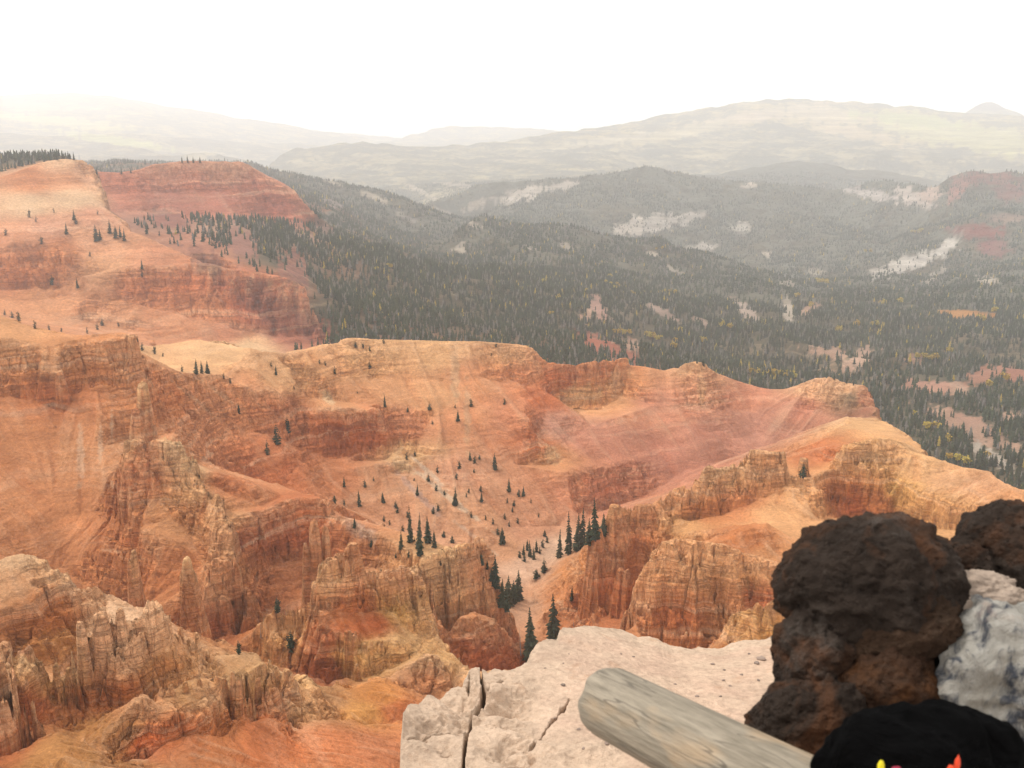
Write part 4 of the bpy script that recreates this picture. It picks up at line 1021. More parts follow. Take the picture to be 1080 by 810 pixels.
NAME = {'spruce': ('spruce_tree', 'conifer tree'), 'shrubby': ('pine_tree', 'pine tree'), 'aspen': ('aspen_tree', 'aspen tree'), 'snag': ('dead_tree', 'dead tree')}
tr = random.Random(5)
def plant(kind, p, h, label, group=None, parts=False, wide=1.0):
    nm, cat = NAME[kind]
    v = tr.randrange(len(PROTO[kind]))
    if parts:
        o = bpy.data.objects.new(nm, None)
        tm, cm = PROTO[kind][v]
        link(bpy.data.objects.new('trunk', tm), o)
        if cm: link(bpy.data.objects.new('crown', cm), o)
    else:
        o = bpy.data.objects.new(nm, single(kind, v))
    o.location = p
    w = h * wide * tr.uniform(.85, 1.2)
    o.scale = (w, w, h); o.rotation_euler = (tr.uniform(-.04, .04), tr.uniform(-.04, .04), tr.uniform(0, 6.28))
    link(o, label=label, category=cat, group=group)
    return o

def plant_px(kind, px, base, hpx, label, group=None, parts=False, wide=1.0):
    p = hit(px, base)
    r = math.hypot(p[0], p[1])
    dep = r * CP - (p[2] - ZC) * SP
    return plant(kind, p - np.array([0, 0, 0.25]), hpx / F * dep * 1.04, label, group, parts, wide)

BIG = [
    ('spruce', 590, 588, 31, 'slim dark spruce leftmost of the row above the tan slope', .85),
    ('spruce', 600, 584, 46, 'tall narrow spruce second from the left above the tan slope', .8),
    ('spruce', 609, 581, 40, 'bushy spruce in the middle of the row above the tan slope', 1.0),
    ('spruce', 614, 577, 42, 'dark spruce left of the tallest one above the tan slope', .9),
    ('spruce', 621, 574, 28, 'short spruce tucked between taller spruces above the tan slope', 1.1),
    ('spruce', 628, 569, 44, 'tallest spruce above the tan slope close to the layered fin', .95),
    ('spruce', 637, 564, 24, 'small spruce touching the left edge of the layered fin', 1.1),
    ('spruce', 560, 694, 56, 'big spruce standing left behind the white limestone ledge', 1.15),
    ('spruce', 584, 682, 58, 'big pointed spruce standing right behind the white limestone ledge', 1.0),
    ('snag', 549, 690, 30, 'bare grey snag beside the big spruce behind the limestone ledge', 1.0),
    ('spruce', 603, 633, 17, 'lone small spruce on the bare tan slope', 1.0),
    ('snag', 605, 661, 13, 'small grey snag at the foot of the tan slope', 1.0),
    ('spruce', 522, 620, 36, 'tall spruce at the left end of the grove in the wash', .9),
    ('spruce', 508, 595, 14, 'small spruce on the flank above the grove in the wash', 1.2),
    ('spruce', 529, 639, 30, 'spruce low in the grove left of the wash', 1.2),
    ('spruce', 536, 638, 32, 'dense spruce in the centre of the grove left of the wash', 1.3),
    ('spruce', 541, 635, 24, 'shorter spruce at the right side of the grove by the wash', 1.3),
    ('spruce', 546, 632, 32, 'spruce nearest the sandy wash in the grove', 1.0),
    ('spruce', 533, 644, 26, 'lowest spruce of the grove left of the wash', 1.2),
    ('shrubby', 574, 603, 16, 'dark bushy pine at the top of the sandy wash', .9),
    ('shrubby', 566, 609, 10, 'low round pine beside the sandy wash', 1.3),
    ('shrubby', 307, 686, 23, 'dark bushy pine on the basin floor beside the castle-like fin', .95),
    ('shrubby', 293, 645, 17, 'dark pine on the orange basin slope above the bushy one', .9),
    ('snag', 275, 671, 14, 'thin dark snag between the two dark pines of the basin', .9),
    ('shrubby', 252, 690, 16, 'grey green pine among the low yellow pinnacles', .8),
    ('spruce', 442, 578, 38, 'tall thin spruce at the foot of the pale apron', .8),
    ('spruce', 433, 572, 40, 'thin half-bare spruce left of the pale apron foot', .6),
    ('spruce', 452, 571, 27, 'dense dark spruce at the foot of the pale apron', 1.2),
    ('spruce', 443, 586, 22, 'small spruce beside the top of the tent-shaped ridge', 1.0),
    ('spruce', 458, 577, 19, 'small spruce above the tent-shaped ridge', 1.0),
    ('spruce', 379, 534, 18, 'slim spruce on the orange slope below the red bluff', .8),
    ('spruce', 423, 579, 20, 'scraggly spruce on the orange slope left of the thin tall spruces', 1.0),
    ('shrubby', 292, 468, 21, 'dark pine in the middle of the bare orange slope', .75),
    ('shrubby', 304, 456, 17, 'dark pine upslope right of its neighbour on the bare orange slope', .7),
    ('shrubby', 282, 479, 16, 'dark pine downslope left of its neighbour on the bare orange slope', .7),
    ('shrubby', 847, 503, 15, 'dark pine in a notch between the upper fin and the orange slope', .9),
    ('spruce', 483, 444, 12, 'lone dark tree high on the smooth orange face under the crest', 1.1),
    ('shrubby', 453, 432, 8, 'small dark bush high on the smooth orange face', 1.0),
    ('spruce', 406, 429, 13, 'lone narrow tree right of the red bluff top', .9),
    ('spruce', 252, 436, 11, 'lone narrow tree on the slope left of the red bluff', .9),
]
for kind, x, y, h, lab, wd in BIG:
    plant_px(kind, x, y, h, lab, None, h >= 14, wd)
SMALL = {
    'scattered small dark conifers on the lower amphitheatre slope': ('small dark conifer scattered on the lower amphitheatre slope above the wash', [
        (363, 513, 11), (385, 513, 8), (404, 530, 12), (394, 507, 5), (440, 522, 12), (452, 507, 8), (460, 517, 8), (480, 533, 20), (457, 541, 9), (462, 538, 8), (492, 524, 5), (507, 518, 8), (508, 529, 11), (496, 485, 10), (522, 495, 18), (537, 518, 14), (500, 498, 6), (547, 523, 9), (552, 523, 11), (535, 530, 6), (542, 533, 7), (560, 530, 5), (537, 555, 7), (530, 573, 18), (525, 563, 8), (374, 556, 11), (405, 549, 7), (353, 529, 8), (363, 532, 7), (392, 576, 9), (411, 553, 6), (497, 545, 7), (512, 548, 6), (520, 552, 7), (546, 552, 7), (568, 545, 5), (468, 566, 8), (477, 572, 9), (419, 540, 9), (430, 545, 7)]),
    'bushy trees beside the sandy wash': ('bushy tree in the thin stand on the bank above the sandy wash', [
        (552, 585, 12), (559, 587, 18), (566, 582, 14), (572, 577, 9), (556, 580, 12), (563, 590, 14), (548, 588, 8), (577, 572, 8), (553, 592, 9), (514, 600, 11), (518, 612, 14)]),
    'sparse bushes under the main crest': ('small dark bush on the bare slope just below the main crest', [
        (353, 394, 8), (390, 388, 8), (337, 383, 5), (343, 385, 6), (375, 366, 7), (383, 367, 6), (390, 370, 6), (405, 362, 6), (472, 359, 4), (523, 366, 5), (518, 375, 4), (430, 434, 6), (480, 430, 5), (497, 428, 9), (532, 426, 7), (456, 447, 5), (353, 530, 8), (310, 410, 4), (377, 415, 4), (742, 386, 8), (735, 383, 5), (750, 388, 5), (715, 388, 4), (880, 400, 5), (893, 404, 5), (900, 406, 5), (835, 408, 4), (805, 408, 4)]),
    'dark bushes along the top of the left cliff': ('dark bush on the slope behind the top of the near left cliff', [
        (37, 346, 8), (52, 348, 6), (65, 350, 5), (92, 352, 7), (108, 343, 8), (103, 348, 7), (125, 344, 5), (13, 335, 7), (5, 332, 6), (20, 338, 9), (150, 369, 8), (163, 373, 9), (145, 360, 5), (172, 376, 5), (192, 392, 7), (207, 394, 15), (213, 394, 13), (219, 394, 13), (236, 399, 6), (243, 404, 6), (286, 386, 5), (291, 395, 10)]),
    'small trees on the far left slope': ('small dark tree on the far left slope below the plateau', [
        (70, 247, 11), (102, 254, 15), (106, 253, 12), (116, 246, 13), (122, 251, 12), (127, 250, 11), (131, 254, 12), (31, 229, 8), (38, 234, 6), (78, 232, 10), (80, 236, 9), (57, 224, 5), (103, 226, 5), (44, 257, 8), (6, 248, 7), (95, 270, 5), (82, 304, 11), (55, 300, 9), (150, 284, 10), (150, 292, 7)]),
}
tq = random.Random(21)
for _ in range(20):
    SMALL['scattered small dark conifers on the lower amphitheatre slope'][1].append((tq.uniform(395, 575), tq.uniform(480, 596), tq.uniform(4, 9)))
for grp, (lab, lst) in SMALL.items():
    for x, y, h in lst:
        plant_px('spruce' if h > 9 else 'shrubby', x, y, h, lab, grp, False, 1.15 if h > 9 else 0.9)
for x, y in [(18, 168), (26, 167), (34, 168), (42, 166), (48, 167), (54, 165), (60, 166), (66, 165), (72, 165), (78, 166), (84, 166), (102, 181), (128, 181), (138, 180), (192, 169), (198, 169), (204, 169), (211, 169)]:
    plant_px('spruce', x, y + 2.5, tr.uniform(5, 8), 'tiny conifer standing against the pale sky on the far left rim', 'conifers along the far left rim', False, 1.3)

# aspens in autumn yellow among the dark forest
ASP = [(395, 286), (411, 284), (452, 323), (640, 294), (647, 303), (652, 305), (642, 302), (695, 264), (705, 311), (712, 312), (699, 310), (587, 317), (580, 335), (650, 353), (655, 355), (662, 354), (680, 356), (686, 358), (692, 359), (710, 363), (714, 368), (735, 361), (742, 363), (795, 396), (803, 397), (811, 397), (830, 398), (837, 399), (823, 396), (870, 299), (876, 300), (864, 300), (967, 247), (961, 247), (972, 246), (922, 346), (840, 314), (975, 380), (968, 379), (982, 382), (985, 452), (976, 454), (992, 455), (1001, 487), (1009, 489), (1016, 491), (1043, 484), (915, 268), (930, 322), (1000, 374), (858, 324), (600, 300), (620, 308), (668, 312), (575, 300), (760, 345), (772, 347), (720, 352), (905, 345), (948, 320), (1060, 402), (1040, 410), (1000, 468), (965, 440), (886, 350), (1035, 340), (1050, 330)]
for x, y in ASP:
    for k in range(2 if y < 420 else 1):
        plant_px('aspen', x + tr.uniform(-4, 4), y + tr.uniform(-1.2, 1.2), tr.uniform(6, 8.5) * (0.62 + max(0, y - 260) / 330), 'yellow autumn aspen among the dark conifers of the valley', 'yellow aspens in the valley forest', False, 1.25)

# the forest: where it can be seen
def poly_in(x, y, poly):
    ins = np.zeros(x.shape, bool)
    for a in range(len(poly)):
        (x0, y0), (x1, y1) = poly[a], poly[(a + 1) % len(poly)]
        if y0 == y1: continue
        ins ^= ((y0 > y) != (y1 > y)) & (x < (x1 - x0) * (y - y0) / (y1 - y0) + x0)
    return ins
BARE = [(-400, 100), (60, 160), (320, 160), (330, 218), (318, 234), (250, 231), (200, 229), (140, 232), (148, 244), (200, 268), (240, 282), (318, 298), (330, 345), (338, 366), (-400, 366)]
tmax1 = ((G1.Z - ZC) / G1.R).max(0)
def seen(g, prev_us, prev):
    t = (g.Z - ZC) / g.R
    start = np.interp(g.us, prev_us, prev)
    run = np.maximum.accumulate(np.vstack([start[None], t[:-1]]), 0)
    return ((g.Z + 14 - ZC) / g.R) > run, np.maximum(run[-1], t[-1])
s2, tm2 = seen(G2, G1.us, tmax1)
s3, _ = seen(G3, G2.us, tm2)
PTS = []
for g, s, rho in ((G2, s2, 1 / 22.), (G3, s3, 1 / 60.)):
    vis = s & (np.abs(g.us)[None, :] < 0.60) & (g.R > 880) & (g.R < 6600)
    bare = poly_in(g.px, g.py, BARE) & ~((g.R > 1500) & (g.px < 75))
    bare &= g.R < 2000
    edge_n = 26 * fbm(g.X / 60, g.Y / 60, 3, 205)
    thin = (g.px + edge_n < 335) & (g.R < 1400) & (g.py > 225)
    n = fbm(g.X / 140, g.Y / 140, 4, 200)
    n2 = fbm(g.X / 36, g.Y / 36, 3, 210)
    d = np.clip(0.72 + n * 1.5 + n2 * 0.9, 0.05, 1.25) * ((0.06 if g is G2 else 0.22) + (0.94 if g is G2 else 0.78) * g.free ** 1.5)
    near = sstep(1500, 1000, g.R) * (g.px > 800)
    d = d * (1 - near * 0.55 * sstep(-0.05, 0.3, fbm(g.X / 60, g.Y / 60, 3, 220)))
    talus = sstep(300, 220, g.px) + sstep(1500, 1300, g.R) * sstep(360, 330, g.px)
    d = d * (1 - 0.6 * np.clip(talus, 0, 1))
    d = d * np.where(thin, 0.13, 1.0)
    cliffy = sstep(0.75, 1.1, g.steep)
    lam = g.R ** 2 * g.step ** 2 * rho * d * (1 - 0.85 * cliffy) * np.where(g.R > 3200, 0.6, 1) * np.where(g.R > 4600, 0.5, 1)
    cnt = rng.poisson(np.where(vis & ~bare, lam, 0))
    ii, jj = np.nonzero(cnt)
    rep_ = cnt[ii, jj]
    ii, jj = np.repeat(ii, rep_), np.repeat(jj, rep_)
    fi, fj = ii + rng.uniform(-.5, .5, len(ii)), jj + rng.uniform(-.5, .5, len(jj))
    r_, u_ = np.exp(g.vs[0] + fi * g.step), g.us[0] + fj * g.step
    x, y = r_ * np.sin(u_), r_ * np.cos(u_)
    PTS.append(np.stack([x, y, g.at(x, y) - 0.3, fbm(x / 90, y / 90, 2, 230)], 1))
P = np.concatenate(PTS)
rr_ = np.hypot(P[:, 0], P[:, 1])
Hh = (6.5 + 8.5 * rng.beta(1.8, 2.6, len(P))) * (1 + 0.25 * P[:, 3])
print('forest', len(P))
# the ones that show largest are objects of their own, the rest one mass
qx, qy = project(P[:, 0], P[:, 1], P[:, 2])
score = Hh / rr_ * ((qx > -5) & (qx < 1085) & (qy < 520))
order = np.argsort(-score)[:130]
for k in order:
    plant('spruce', P[k, :3], float(Hh[k]), 'dark conifer of the valley forest nearest behind the canyon crest', 'nearest conifers of the valley forest', False, 1.15)
keep = np.ones(len(P), bool); keep[order] = False
P, Hh, rr_ = P[keep], Hh[keep], rr_[keep]
def cone_tree(rnd, tiers, sides):
    V, Fc = [], []
    for k in range(tiers):
        z0, z1 = 0.08 + 0.86 * k / tiers, min(1.0, 0.08 + 0.86 * (k + 1.55) / tiers)
        R = 0.19 * (1 - k / tiers) ** 0.8 + 0.02
        i = len(V); o = rnd.uniform(0, 6)
        V.append((rnd.uniform(-.01, .01), rnd.uniform(-.01, .01), z1))
        for s in range(sides):
            a = o + 2 * math.pi * s / sides
            q = R * rnd.uniform(.6, 1.25)
            V.append((math.cos(a) * q, math.sin(a) * q, z0 + rnd.uniform(-.05, .05)))
        Fc += [(i, i + 1 + s, i + 1 + (s + 1) % sides) for s in range(sides)]
    return np.array(V, np.float32), np.array(Fc, np.int32)
VV, FF, TT, o = [], [], [], 0
lo = [cone_tree(random.Random(300 + k), 4, 5) for k in range(6)]
hi = [cone_tree(random.Random(320 + k), 2, 5) for k in range(4)]
which = rng.integers(0, 1000, len(P))
for far, temps in ((False, lo), (True, hi)):
    for v, (tv, tf) in enumerate(temps):
        m = ((rr_ > 2300) == far) & (which % len(temps) == v)
        n = int(m.sum())
        if not n: continue
        a = rng.uniform(0, 6.28, n); w = Hh[m] * rng.uniform(.8, 1.25, n) * (1.15 if far else 1.0)
        c, s = np.cos(a)[:, None], np.sin(a)[:, None]
        X = P[m, 0][:, None] + (tv[:, 0] * c - tv[:, 1] * s) * w[:, None]
        Y = P[m, 1][:, None] + (tv[:, 0] * s + tv[:, 1] * c) * w[:, None]
        Z = P[m, 2][:, None] + tv[:, 2] * Hh[m][:, None]
        VV.append(np.stack([X, Y, Z], -1).reshape(-1, 3))
        FF.append((tf[None] + (np.arange(n) * len(tv))[:, None, None]).reshape(-1, 3) + o)
        o += n * len(tv)
        k = rng.uniform(0, 1, (n, 1)) ** 1.5
        col = np.array([0.010, 0.020, 0.012]) * (1 - k) + np.array([0.046, 0.062, 0.030]) * k
        dead = rng.uniform(0, 1, n) < 0.13
        col[dead] = np.array([0.14, 0.125, 0.11])
        gold = (rng.uniform(0, 1, n) < 0.016 + 0.05 * np.clip(P[m, 3] * 2 - .25, 0, 1))
        col[gold] = np.array([0.34, 0.24, 0.04])
        TT.append(np.repeat(col, len(tv), 0))
VV, FF, TT = np.concatenate(VV).astype(np.float32), np.concatenate(FF).astype(np.int32), np.concatenate(TT).astype(np.float32)
me = bpy.data.meshes.new('forest')
me.vertices.add(len(VV)); me.vertices.foreach_set('co', VV.ravel())
me.loops.add(FF.size); me.loops.foreach_set('vertex_index', FF.ravel())
me.polygons.add(len(FF)); me.polygons.foreach_set('loop_start', np.arange(0, FF.size, 3, dtype=np.int32))
me.update(calc_edges=True)
a = me.attributes.new('tint', 'FLOAT_COLOR', 'POINT'); a.data.foreach_set('color', np.concatenate([TT, np.ones((len(TT), 1), np.float32)], 1).ravel())
me.materials.append(MATS['forest_needles'])
link(bpy.data.objects.new('forest', me), kind='stuff', label='dark conifer forest covering the valley and hills', category='forest')
# ------------------------------------------------------------------ the rim at the viewpoint
from mathutils import noise as mnoise
class Plain: pass
def b_lime(t):
    p = t.n('NewGeometry').outputs['Position']
    c = t.attr('col', 'Color'); rough = t.attr('rock')
    a = t.noise(p, 0.9, 5, 0.6); b = t.noise(p, 9.0, 5, 0.65); g = t.noise(p, 45.0, 3, 0.6)
    col = t.mix(1.0, c, t.grey(t.rng(a, 0.3, 0.7, 0.86, 1.12)), 'MULTIPLY')
    col = t.mix(1.0, col, t.grey(t.rng(b, 0.28, 0.72, 0.76, 1.18)), 'MULTIPLY')
    grit = t.rng(g, 0.60, 0.68, 0, 0.45)
    col = t.mix(grit, col, t.mix(1.0, col, (0.62, 0.52, 0.47), 'MULTIPLY'))
    dark = t.math('MULTIPLY', t.rng(t.noise(p, 2.2, 4, 0.7), 0.56, 0.68, 0, 0.4), 1.0)
    col = t.mix(dark, col, t.mix(1.0, col, (0.80, 0.66, 0.56), 'MULTIPLY'))
    v = t.voro(t.vadd(p, t.vmul(t.noise(p, 3.0, 3, col=True), (.3, .3, .3))), 5.0, 'DISTANCE_TO_EDGE')
    h = t.math('ADD', t.math('MULTIPLY', b, 1.0), t.math('MULTIPLY', g, 0.4))
    t.out(col, 0.95, t.bump(h, 0.9, 0.06), 0.1)
nmat('limestone', b_lime)

def smooth_noise3(v, s, octv=5):
    return mnoise.fractal(Vector(v) * s, 0.9, 2.1, octv)

T2 = Survey()
L2 = T2.line
edge = [(425, 752, 12.2), (432, 742, 12.6), (441, 743), (450, 733, 12.9), (457, 733), (463, 737), (470, 731), (478, 728, 13.3), (487, 726), (489, 716), (495, 708, 13.8), (506, 706), (513, 710), (521, 704, 14.2), (538, 705), (550, 702, 14.5), (555, 696), (559, 686), (566, 679, 15.4), (576, 674), (587, 674, 15.8), (590, 664), (595, 660, 16.4), (604, 661), (616, 658, 16.8), (633, 663), (653, 664, 17.2), (673, 672), (690, 673, 17.2), (708, 681), (728, 683, 17.2), (760, 683), (774, 679, 17.5), (791, 674), (814, 673, 17.8), (837, 671), (880, 668, 18.0), (960, 672, 18), (1080, 690, 17.5)]
L2(edge, back=((0.25, 1.3), (0.8, 4), (2.5, 12), (6, 22)), step=2)
L2([(424, 765, 11.9), (423, 790, 11.5), (422, 815, 11.2), (422, 840, 10.5), (421, 900, 9)], step=3)
for (x, y, r) in [(424, 752, 12.2), (423, 790, 11.5), (422, 840, 10.5), (421, 900, 9)]:
    az, tt = ang(x, y)
    for dx, dz in ((.012, 3.5), (.05, 8), (.16, 16)):
        T2.put(az - dx, r, ZC + tt * r - dz)
        T2.put(az - dx, r + 2.0, ZC + tt * r - dz - 4)
L2([(432, 775, 11.9), (460, 765, 12.3), (490, 752, 12.7), (512, 735, 13.1), (540, 725, 13.5), (580, 700, 14.5), (640, 690, 15.4), (720, 705, 15.6), (840, 695, 16.3), (1080, 720, 15.5)])
L2([(430, 800, 11.3), (460, 792, 11.6), (490, 785, 11.8), (525, 768, 12.3), (560, 745, 13.0), (640, 730, 13.7), (720, 740, 13.8), (840, 740, 14.2), (1080, 760, 13.8)])
L2([(430, 830, 10.7), (500, 822, 10.9), (560, 800, 11.4), (640, 790, 11.7), (720, 790, 12.2), (840, 790, 12.5), (1080, 810, 12)])
L2([(640, 815, 11.0), (720, 830, 11.0), (840, 830, 11.2), (1080, 840, 11)])
L2([(421, 930, 8.2), (560, 900, 8.8), (840, 900, 9.0), (1080, 900, 9.2)])
for u in np.linspace(-0.4, 0.8, 30):
    T2.put(u, 5.5, -6.5 if u > -0.12 else -12)
    T2.put(u, 30, -60)
LG = Plain()
LG.step = 0.0009
u0 = float(ang(360, 700)[0])
LG.us = np.arange(u0, 0.60, LG.step); LG.vs = np.arange(math.log(6.0), math.log(22), LG.step)
LG.Z = T2.raster(LG.us, LG.vs)
LG.R = np.exp(LG.vs)[:, None].astype(np.float32) * np.ones((1, len(LG.us)), np.float32)
LG.X = (LG.R * np.sin(LG.us)[None]).astype(np.float32); LG.Y = (LG.R * np.cos(LG.us)[None]).astype(np.float32)
lpx, lpy = project(LG.X, LG.Y, LG.Z)
# blocky broken rock at the outer corner, gravel on the flat
blocky = np.clip(sstep(585, 520, lpx + 18 * fbm(LG.X, LG.Y, 3, 301)) + sstep(770, 800, lpy) * sstep(670, 640, lpx), 0, 1)
blocky = np.maximum(blocky, 0.7 * sstep(0.7, 0.2, np.abs(LG.Z - np.roll(LG.Z, -14, 0)) * 0 + np.clip((np.interp(lpx.ravel(), [e[0] for e in edge], [e[1] for e in edge]).reshape(lpx.shape) + 16 - lpy) / -14 + 1, 0, 2)))
w1, w2 = fbm(LG.X * 1.1, LG.Y * 1.1, 3, 310), fbm(LG.X * 1.1, LG.Y * 1.1, 3, 320)
edgefade = 0.35 + 0.65 * sstep(4, 26, lpy - np.interp(lpx.ravel(), [e[0] for e in edge], [e[1] for e in edge]).reshape(lpx.shape))
blk = 0.13 * pn(LG.X * 1.7 + w1, LG.Y * 1.7 + w2, 330) + 0.12 * ridge(LG.X * 1.3 + w2, LG.Y * 1.3, 331) + 0.05 * pn(LG.X * 4.5 + w2, LG.Y * 4.5, 332) + 0.03 * ridge(LG.X * 7 + w1, LG.Y * 7, 333) + 0.022 * pn(LG.X * 15, LG.Y * 15, 334)
Zt = LG.Z + blocky * blk * edgefade
zs, out = strata_map(9, -80, 10, 0.55, 0.85)
tl = 0.1 * w1 + 0.05 * LG.X
Zt = Zt + blocky * edgefade * 0.75 * (np.interp(Zt + tl, zs, out) - tl - Zt)
Zt += (1 - blocky) * (0.05 * fbm(LG.X * 1.4, LG.Y * 1.4, 4, 340) + 0.018 * fbm(LG.X * 9, LG.Y * 9, 3, 341))
# the open crack through the corner block
crack = [(507, 704), (508, 716), (511, 728), (509, 742), (503, 748), (497, 756), (496, 768), (492, 778), (490, 792), (488, 815)]
cd = np.full(lpx.shape, 99.0)
for (x0, y0), (x1, y1) in zip(crack[:-1], crack[1:]):
    tq = np.clip(((lpx - x0) * (x1 - x0) + (lpy - y0) * (y1 - y0)) / ((x1 - x0) ** 2 + (y1 - y0) ** 2), 0, 1)
    cd = np.minimum(cd, np.hypot(lpx - x0 - tq * (x1 - x0), lpy - y0 - tq * (y1 - y0)))
wdt = sstep(706, 722, lpy) * 1.0 + 0.1 + 0.9 * fbm(LG.X * 3, LG.Y * 3, 2, 350) + 1.6 * np.exp(-((lpy - 738) / 8) ** 2)
Zt -= 0.5 * sstep(wdt + 0.9, wdt - 0.4, cd) * (lpx > 420)
for cx0, cy0, cx1, cy1 in ((430, 779, 489, 776), (513, 735, 530, 716), (495, 712, 494, 735), (560, 790, 600, 740)):
    tq = np.clip(((lpx - cx0) * (cx1 - cx0) + (lpy - cy0) * (cy1 - cy0)) / ((cx1 - cx0) ** 2 + (cy1 - cy0) ** 2), 0, 1)
    d_ = np.hypot(lpx - cx0 - tq * (cx1 - cx0), lpy - cy0 - tq * (cy1 - cy0)) + 4 * fbm(LG.X * 4, LG.Y * 4, 3, 360)
    Zt -= 0.16 * sstep(1.7, 0.3, d_)
Zt -= (16 * sstep(0.47, 0.60, LG.us + 0.02 * fbm(LG.us * 9 + 3, LG.us * 0, 2, 390))[None] ** 1.5) * (1 + 0.25 * fbm(LG.X * 0.6, LG.Y * 0.6, 3, 391))
LG.Z = Zt.astype(np.float32); LG.M = blocky.astype(np.float32); LG.free = LG.M
LG.flow = LG.M
pink = sstep(0.6, 0.1, blocky) * sstep(540, 600, lpx)
cA, cB = np.array([0.48, 0.355, 0.258]), np.array([0.48, 0.335, 0.245])
LG.col = (cA + (cB - cA) * pink[..., None] * np.clip(0.6 + fbm(LG.X * 1.2, LG.Y * 1.2, 3, 370), 0, 1)[..., None]).astype(np.float32)
o = grid_mesh('limestone_ledge', LG, 'limestone', extra=('rock',))
link(o, label='pale cracked limestone ledge jutting out below the log rail', category='rock ledge')

def ledge_hit(px, py):
    az, t = ang(px, py)
    j = np.full(len(LG.vs), (az - LG.us[0]) / LG.step)
    z = bil(LG.Z, np.arange(len(LG.vs), dtype=float), j); r = LG.R[:, 0]
    k = int(np.argmax((z - ZC) / r >= t))
    return Vector((r[k] * math.sin(az), r[k] * math.cos(az), z[k]))

# slope under the viewpoint, falling into the canyon
RS = Plain()
us = np.linspace(-0.9, 0.9, 160); vs = np.linspace(math.log(2.3), math.log(64), 120)
RS.R = np.exp(vs)[:, None] * np.ones((1, 160)); RS.X = RS.R * np.sin(us); RS.Y = RS.R * np.cos(us)
RS.Z = np.interp(RS.R, [2.3, 2.6, 4, 10, 20, 40, 58, 64], [-0.02, -0.3, -2.6, -11, -24, -46, -62, -75]) + 0.03 * RS.R * fbm(RS.X / RS.R * 9, np.log(RS.R) * 6, 4, 380)
RS.M = np.ones_like(RS.Z) * .5; RS.free = RS.M; RS.flow = RS.M * 0; RS.col = np.ones(RS.Z.shape + (3,)) * np.array([0.5, 0.36, 0.27])
link(grid_mesh('rim_terrain', RS, 'limestone', extra=('rock',)), kind='structure', label='steep slope under the viewpoint rim', category='slope')
V, Fc = [(0, 0, 0.0)], []
for k in range(1, 15):
    for s in range(64):
        a = 2 * math.pi * s / 64
        r = 2.34 * k / 4 if math.cos(a) < -0.3 else 2.34 * min(1, k / 10)
        V.append((r * math.sin(a), r * math.cos(a), 0.012 * mnoise.noise(Vector((r * math.sin(a) * 3, r * math.cos(a) * 3, 0)))))
for s in range(64): Fc.append((0, 1 + (s + 1) % 64, 1 + s))
for k in range(13):
    for s in range(64):
        Fc.append((1 + k * 64 + s, 1 + k * 64 + (s + 1) % 64, 1 + (k + 1) * 64 + (s + 1) % 64, 1 + (k + 1) * 64 + s))
def b_dirt(t):
    p = t.n('NewGeometry').outputs['Position']
    c = t.mix(t.noise(p, 6, 5), (0.36, 0.27, 0.2), (0.5, 0.4, 0.32))
    t.out(c, 0.95, t.bump(t.noise(p, 30, 4), 0.5, 0.02), 0.1)
nmat('packed_dirt', b_dirt)
link(bpy.data.objects.new('ground', mesh_of('ground', V, Fc, 'packed_dirt', True)), kind='structure', label='packed dirt of the viewpoint', category='ground')

# pebbles lying on the ledge
def b_pebble(t):
    oi = t.n('ObjectInfo').outputs['Random']; p = t.n('NewGeometry').outputs['Position']
    c = t.mix(oi, (0.10, 0.075, 0.06), (0.26, 0.19, 0.15))
    t.out(t.mix(t.noise(p, 40, 3), c, t.mix(0.5, c, (0.3, 0.24, 0.2))), 0.9, t.bump(t.noise(p, 60, 3), 0.5, 0.01), 0.15)
nmat('pebble_stone', b_pebble)
def lump(name, mat, rad, sub=3, amp=0.25, scale=1.6, seed=0, fine=0.0, flat=0.0, boxy=0.0, fsc=6.0):
    """an uneven stone: a sphere pushed in and out by noise, optionally squared off"""
    import bmesh
    bm = bmesh.new(); bmesh.ops.create_icosphere(bm, subdivisions=sub, radius=1.0)
    off = Vector((seed * 3.7, seed * 1.9, seed * 5.3))
    for v in bm.verts:
        d = v.co.normalized()
        k = 1.0
        if boxy:
            m = max(abs(d.x), abs(d.y), abs(d.z)); k = (1 - boxy) + boxy * (1 / m) * 0.82
        n = mnoise.fractal(d * scale + off, 1.0, 2.0, 4)
        k += amp * n
        if fine: k += fine * mnoise.fractal(d * fsc + off, 0.7, 2.2, 5) + fine * 0.6 * (abs(mnoise.noise(d * fsc * .55 + off)) * 2 - .6)
        v.co = Vector((d.x * k * rad[0], d.y * k * rad[1], d.z * k * rad[2]))
    me = bpy.data.meshes.new(name); bm.to_mesh(me); bm.free()
    me.polygons.foreach_set('use_smooth', np.ones(len(me.polygons), bool))
    me.materials.append(MATS[mat])
    return me
PEB = [lump('pebble', 'pebble_stone', (1, .8, .6), 2, .35, 1.5, k) for k in range(4)]
pr = random.Random(3)
PX = [(594, 723, 5), (561, 716, 4), (594, 700, 2), (620, 668, 2), (668, 693, 3), (700, 709, 3), (712, 722, 3), (745, 690, 2), (752, 701, 4), (803, 696, 9), (798, 700, 5), (747, 712, 3), (764, 707, 3), (775, 703, 2), (763, 718, 3), (745, 718, 5), (735, 735, 4), (714, 724, 3), (760, 735, 3), (785, 728, 3), (800, 718, 3), (820, 715, 3), (610, 770, 4), (625, 778, 4), (640, 785, 5), (650, 795, 4), (615, 790, 3), (632, 800, 4), (575, 705, 2), (640, 705, 2), (655, 690, 2), (690, 700, 2), (600, 690, 2), (722, 700, 3), (782, 712, 3), (730, 712, 2), (770, 724, 3), (600, 745, 3), (585, 760, 3), (660, 680, 2), (790, 690, 3), (815, 690, 2), (700, 738, 3), (690, 722, 2), (650, 720, 2)]
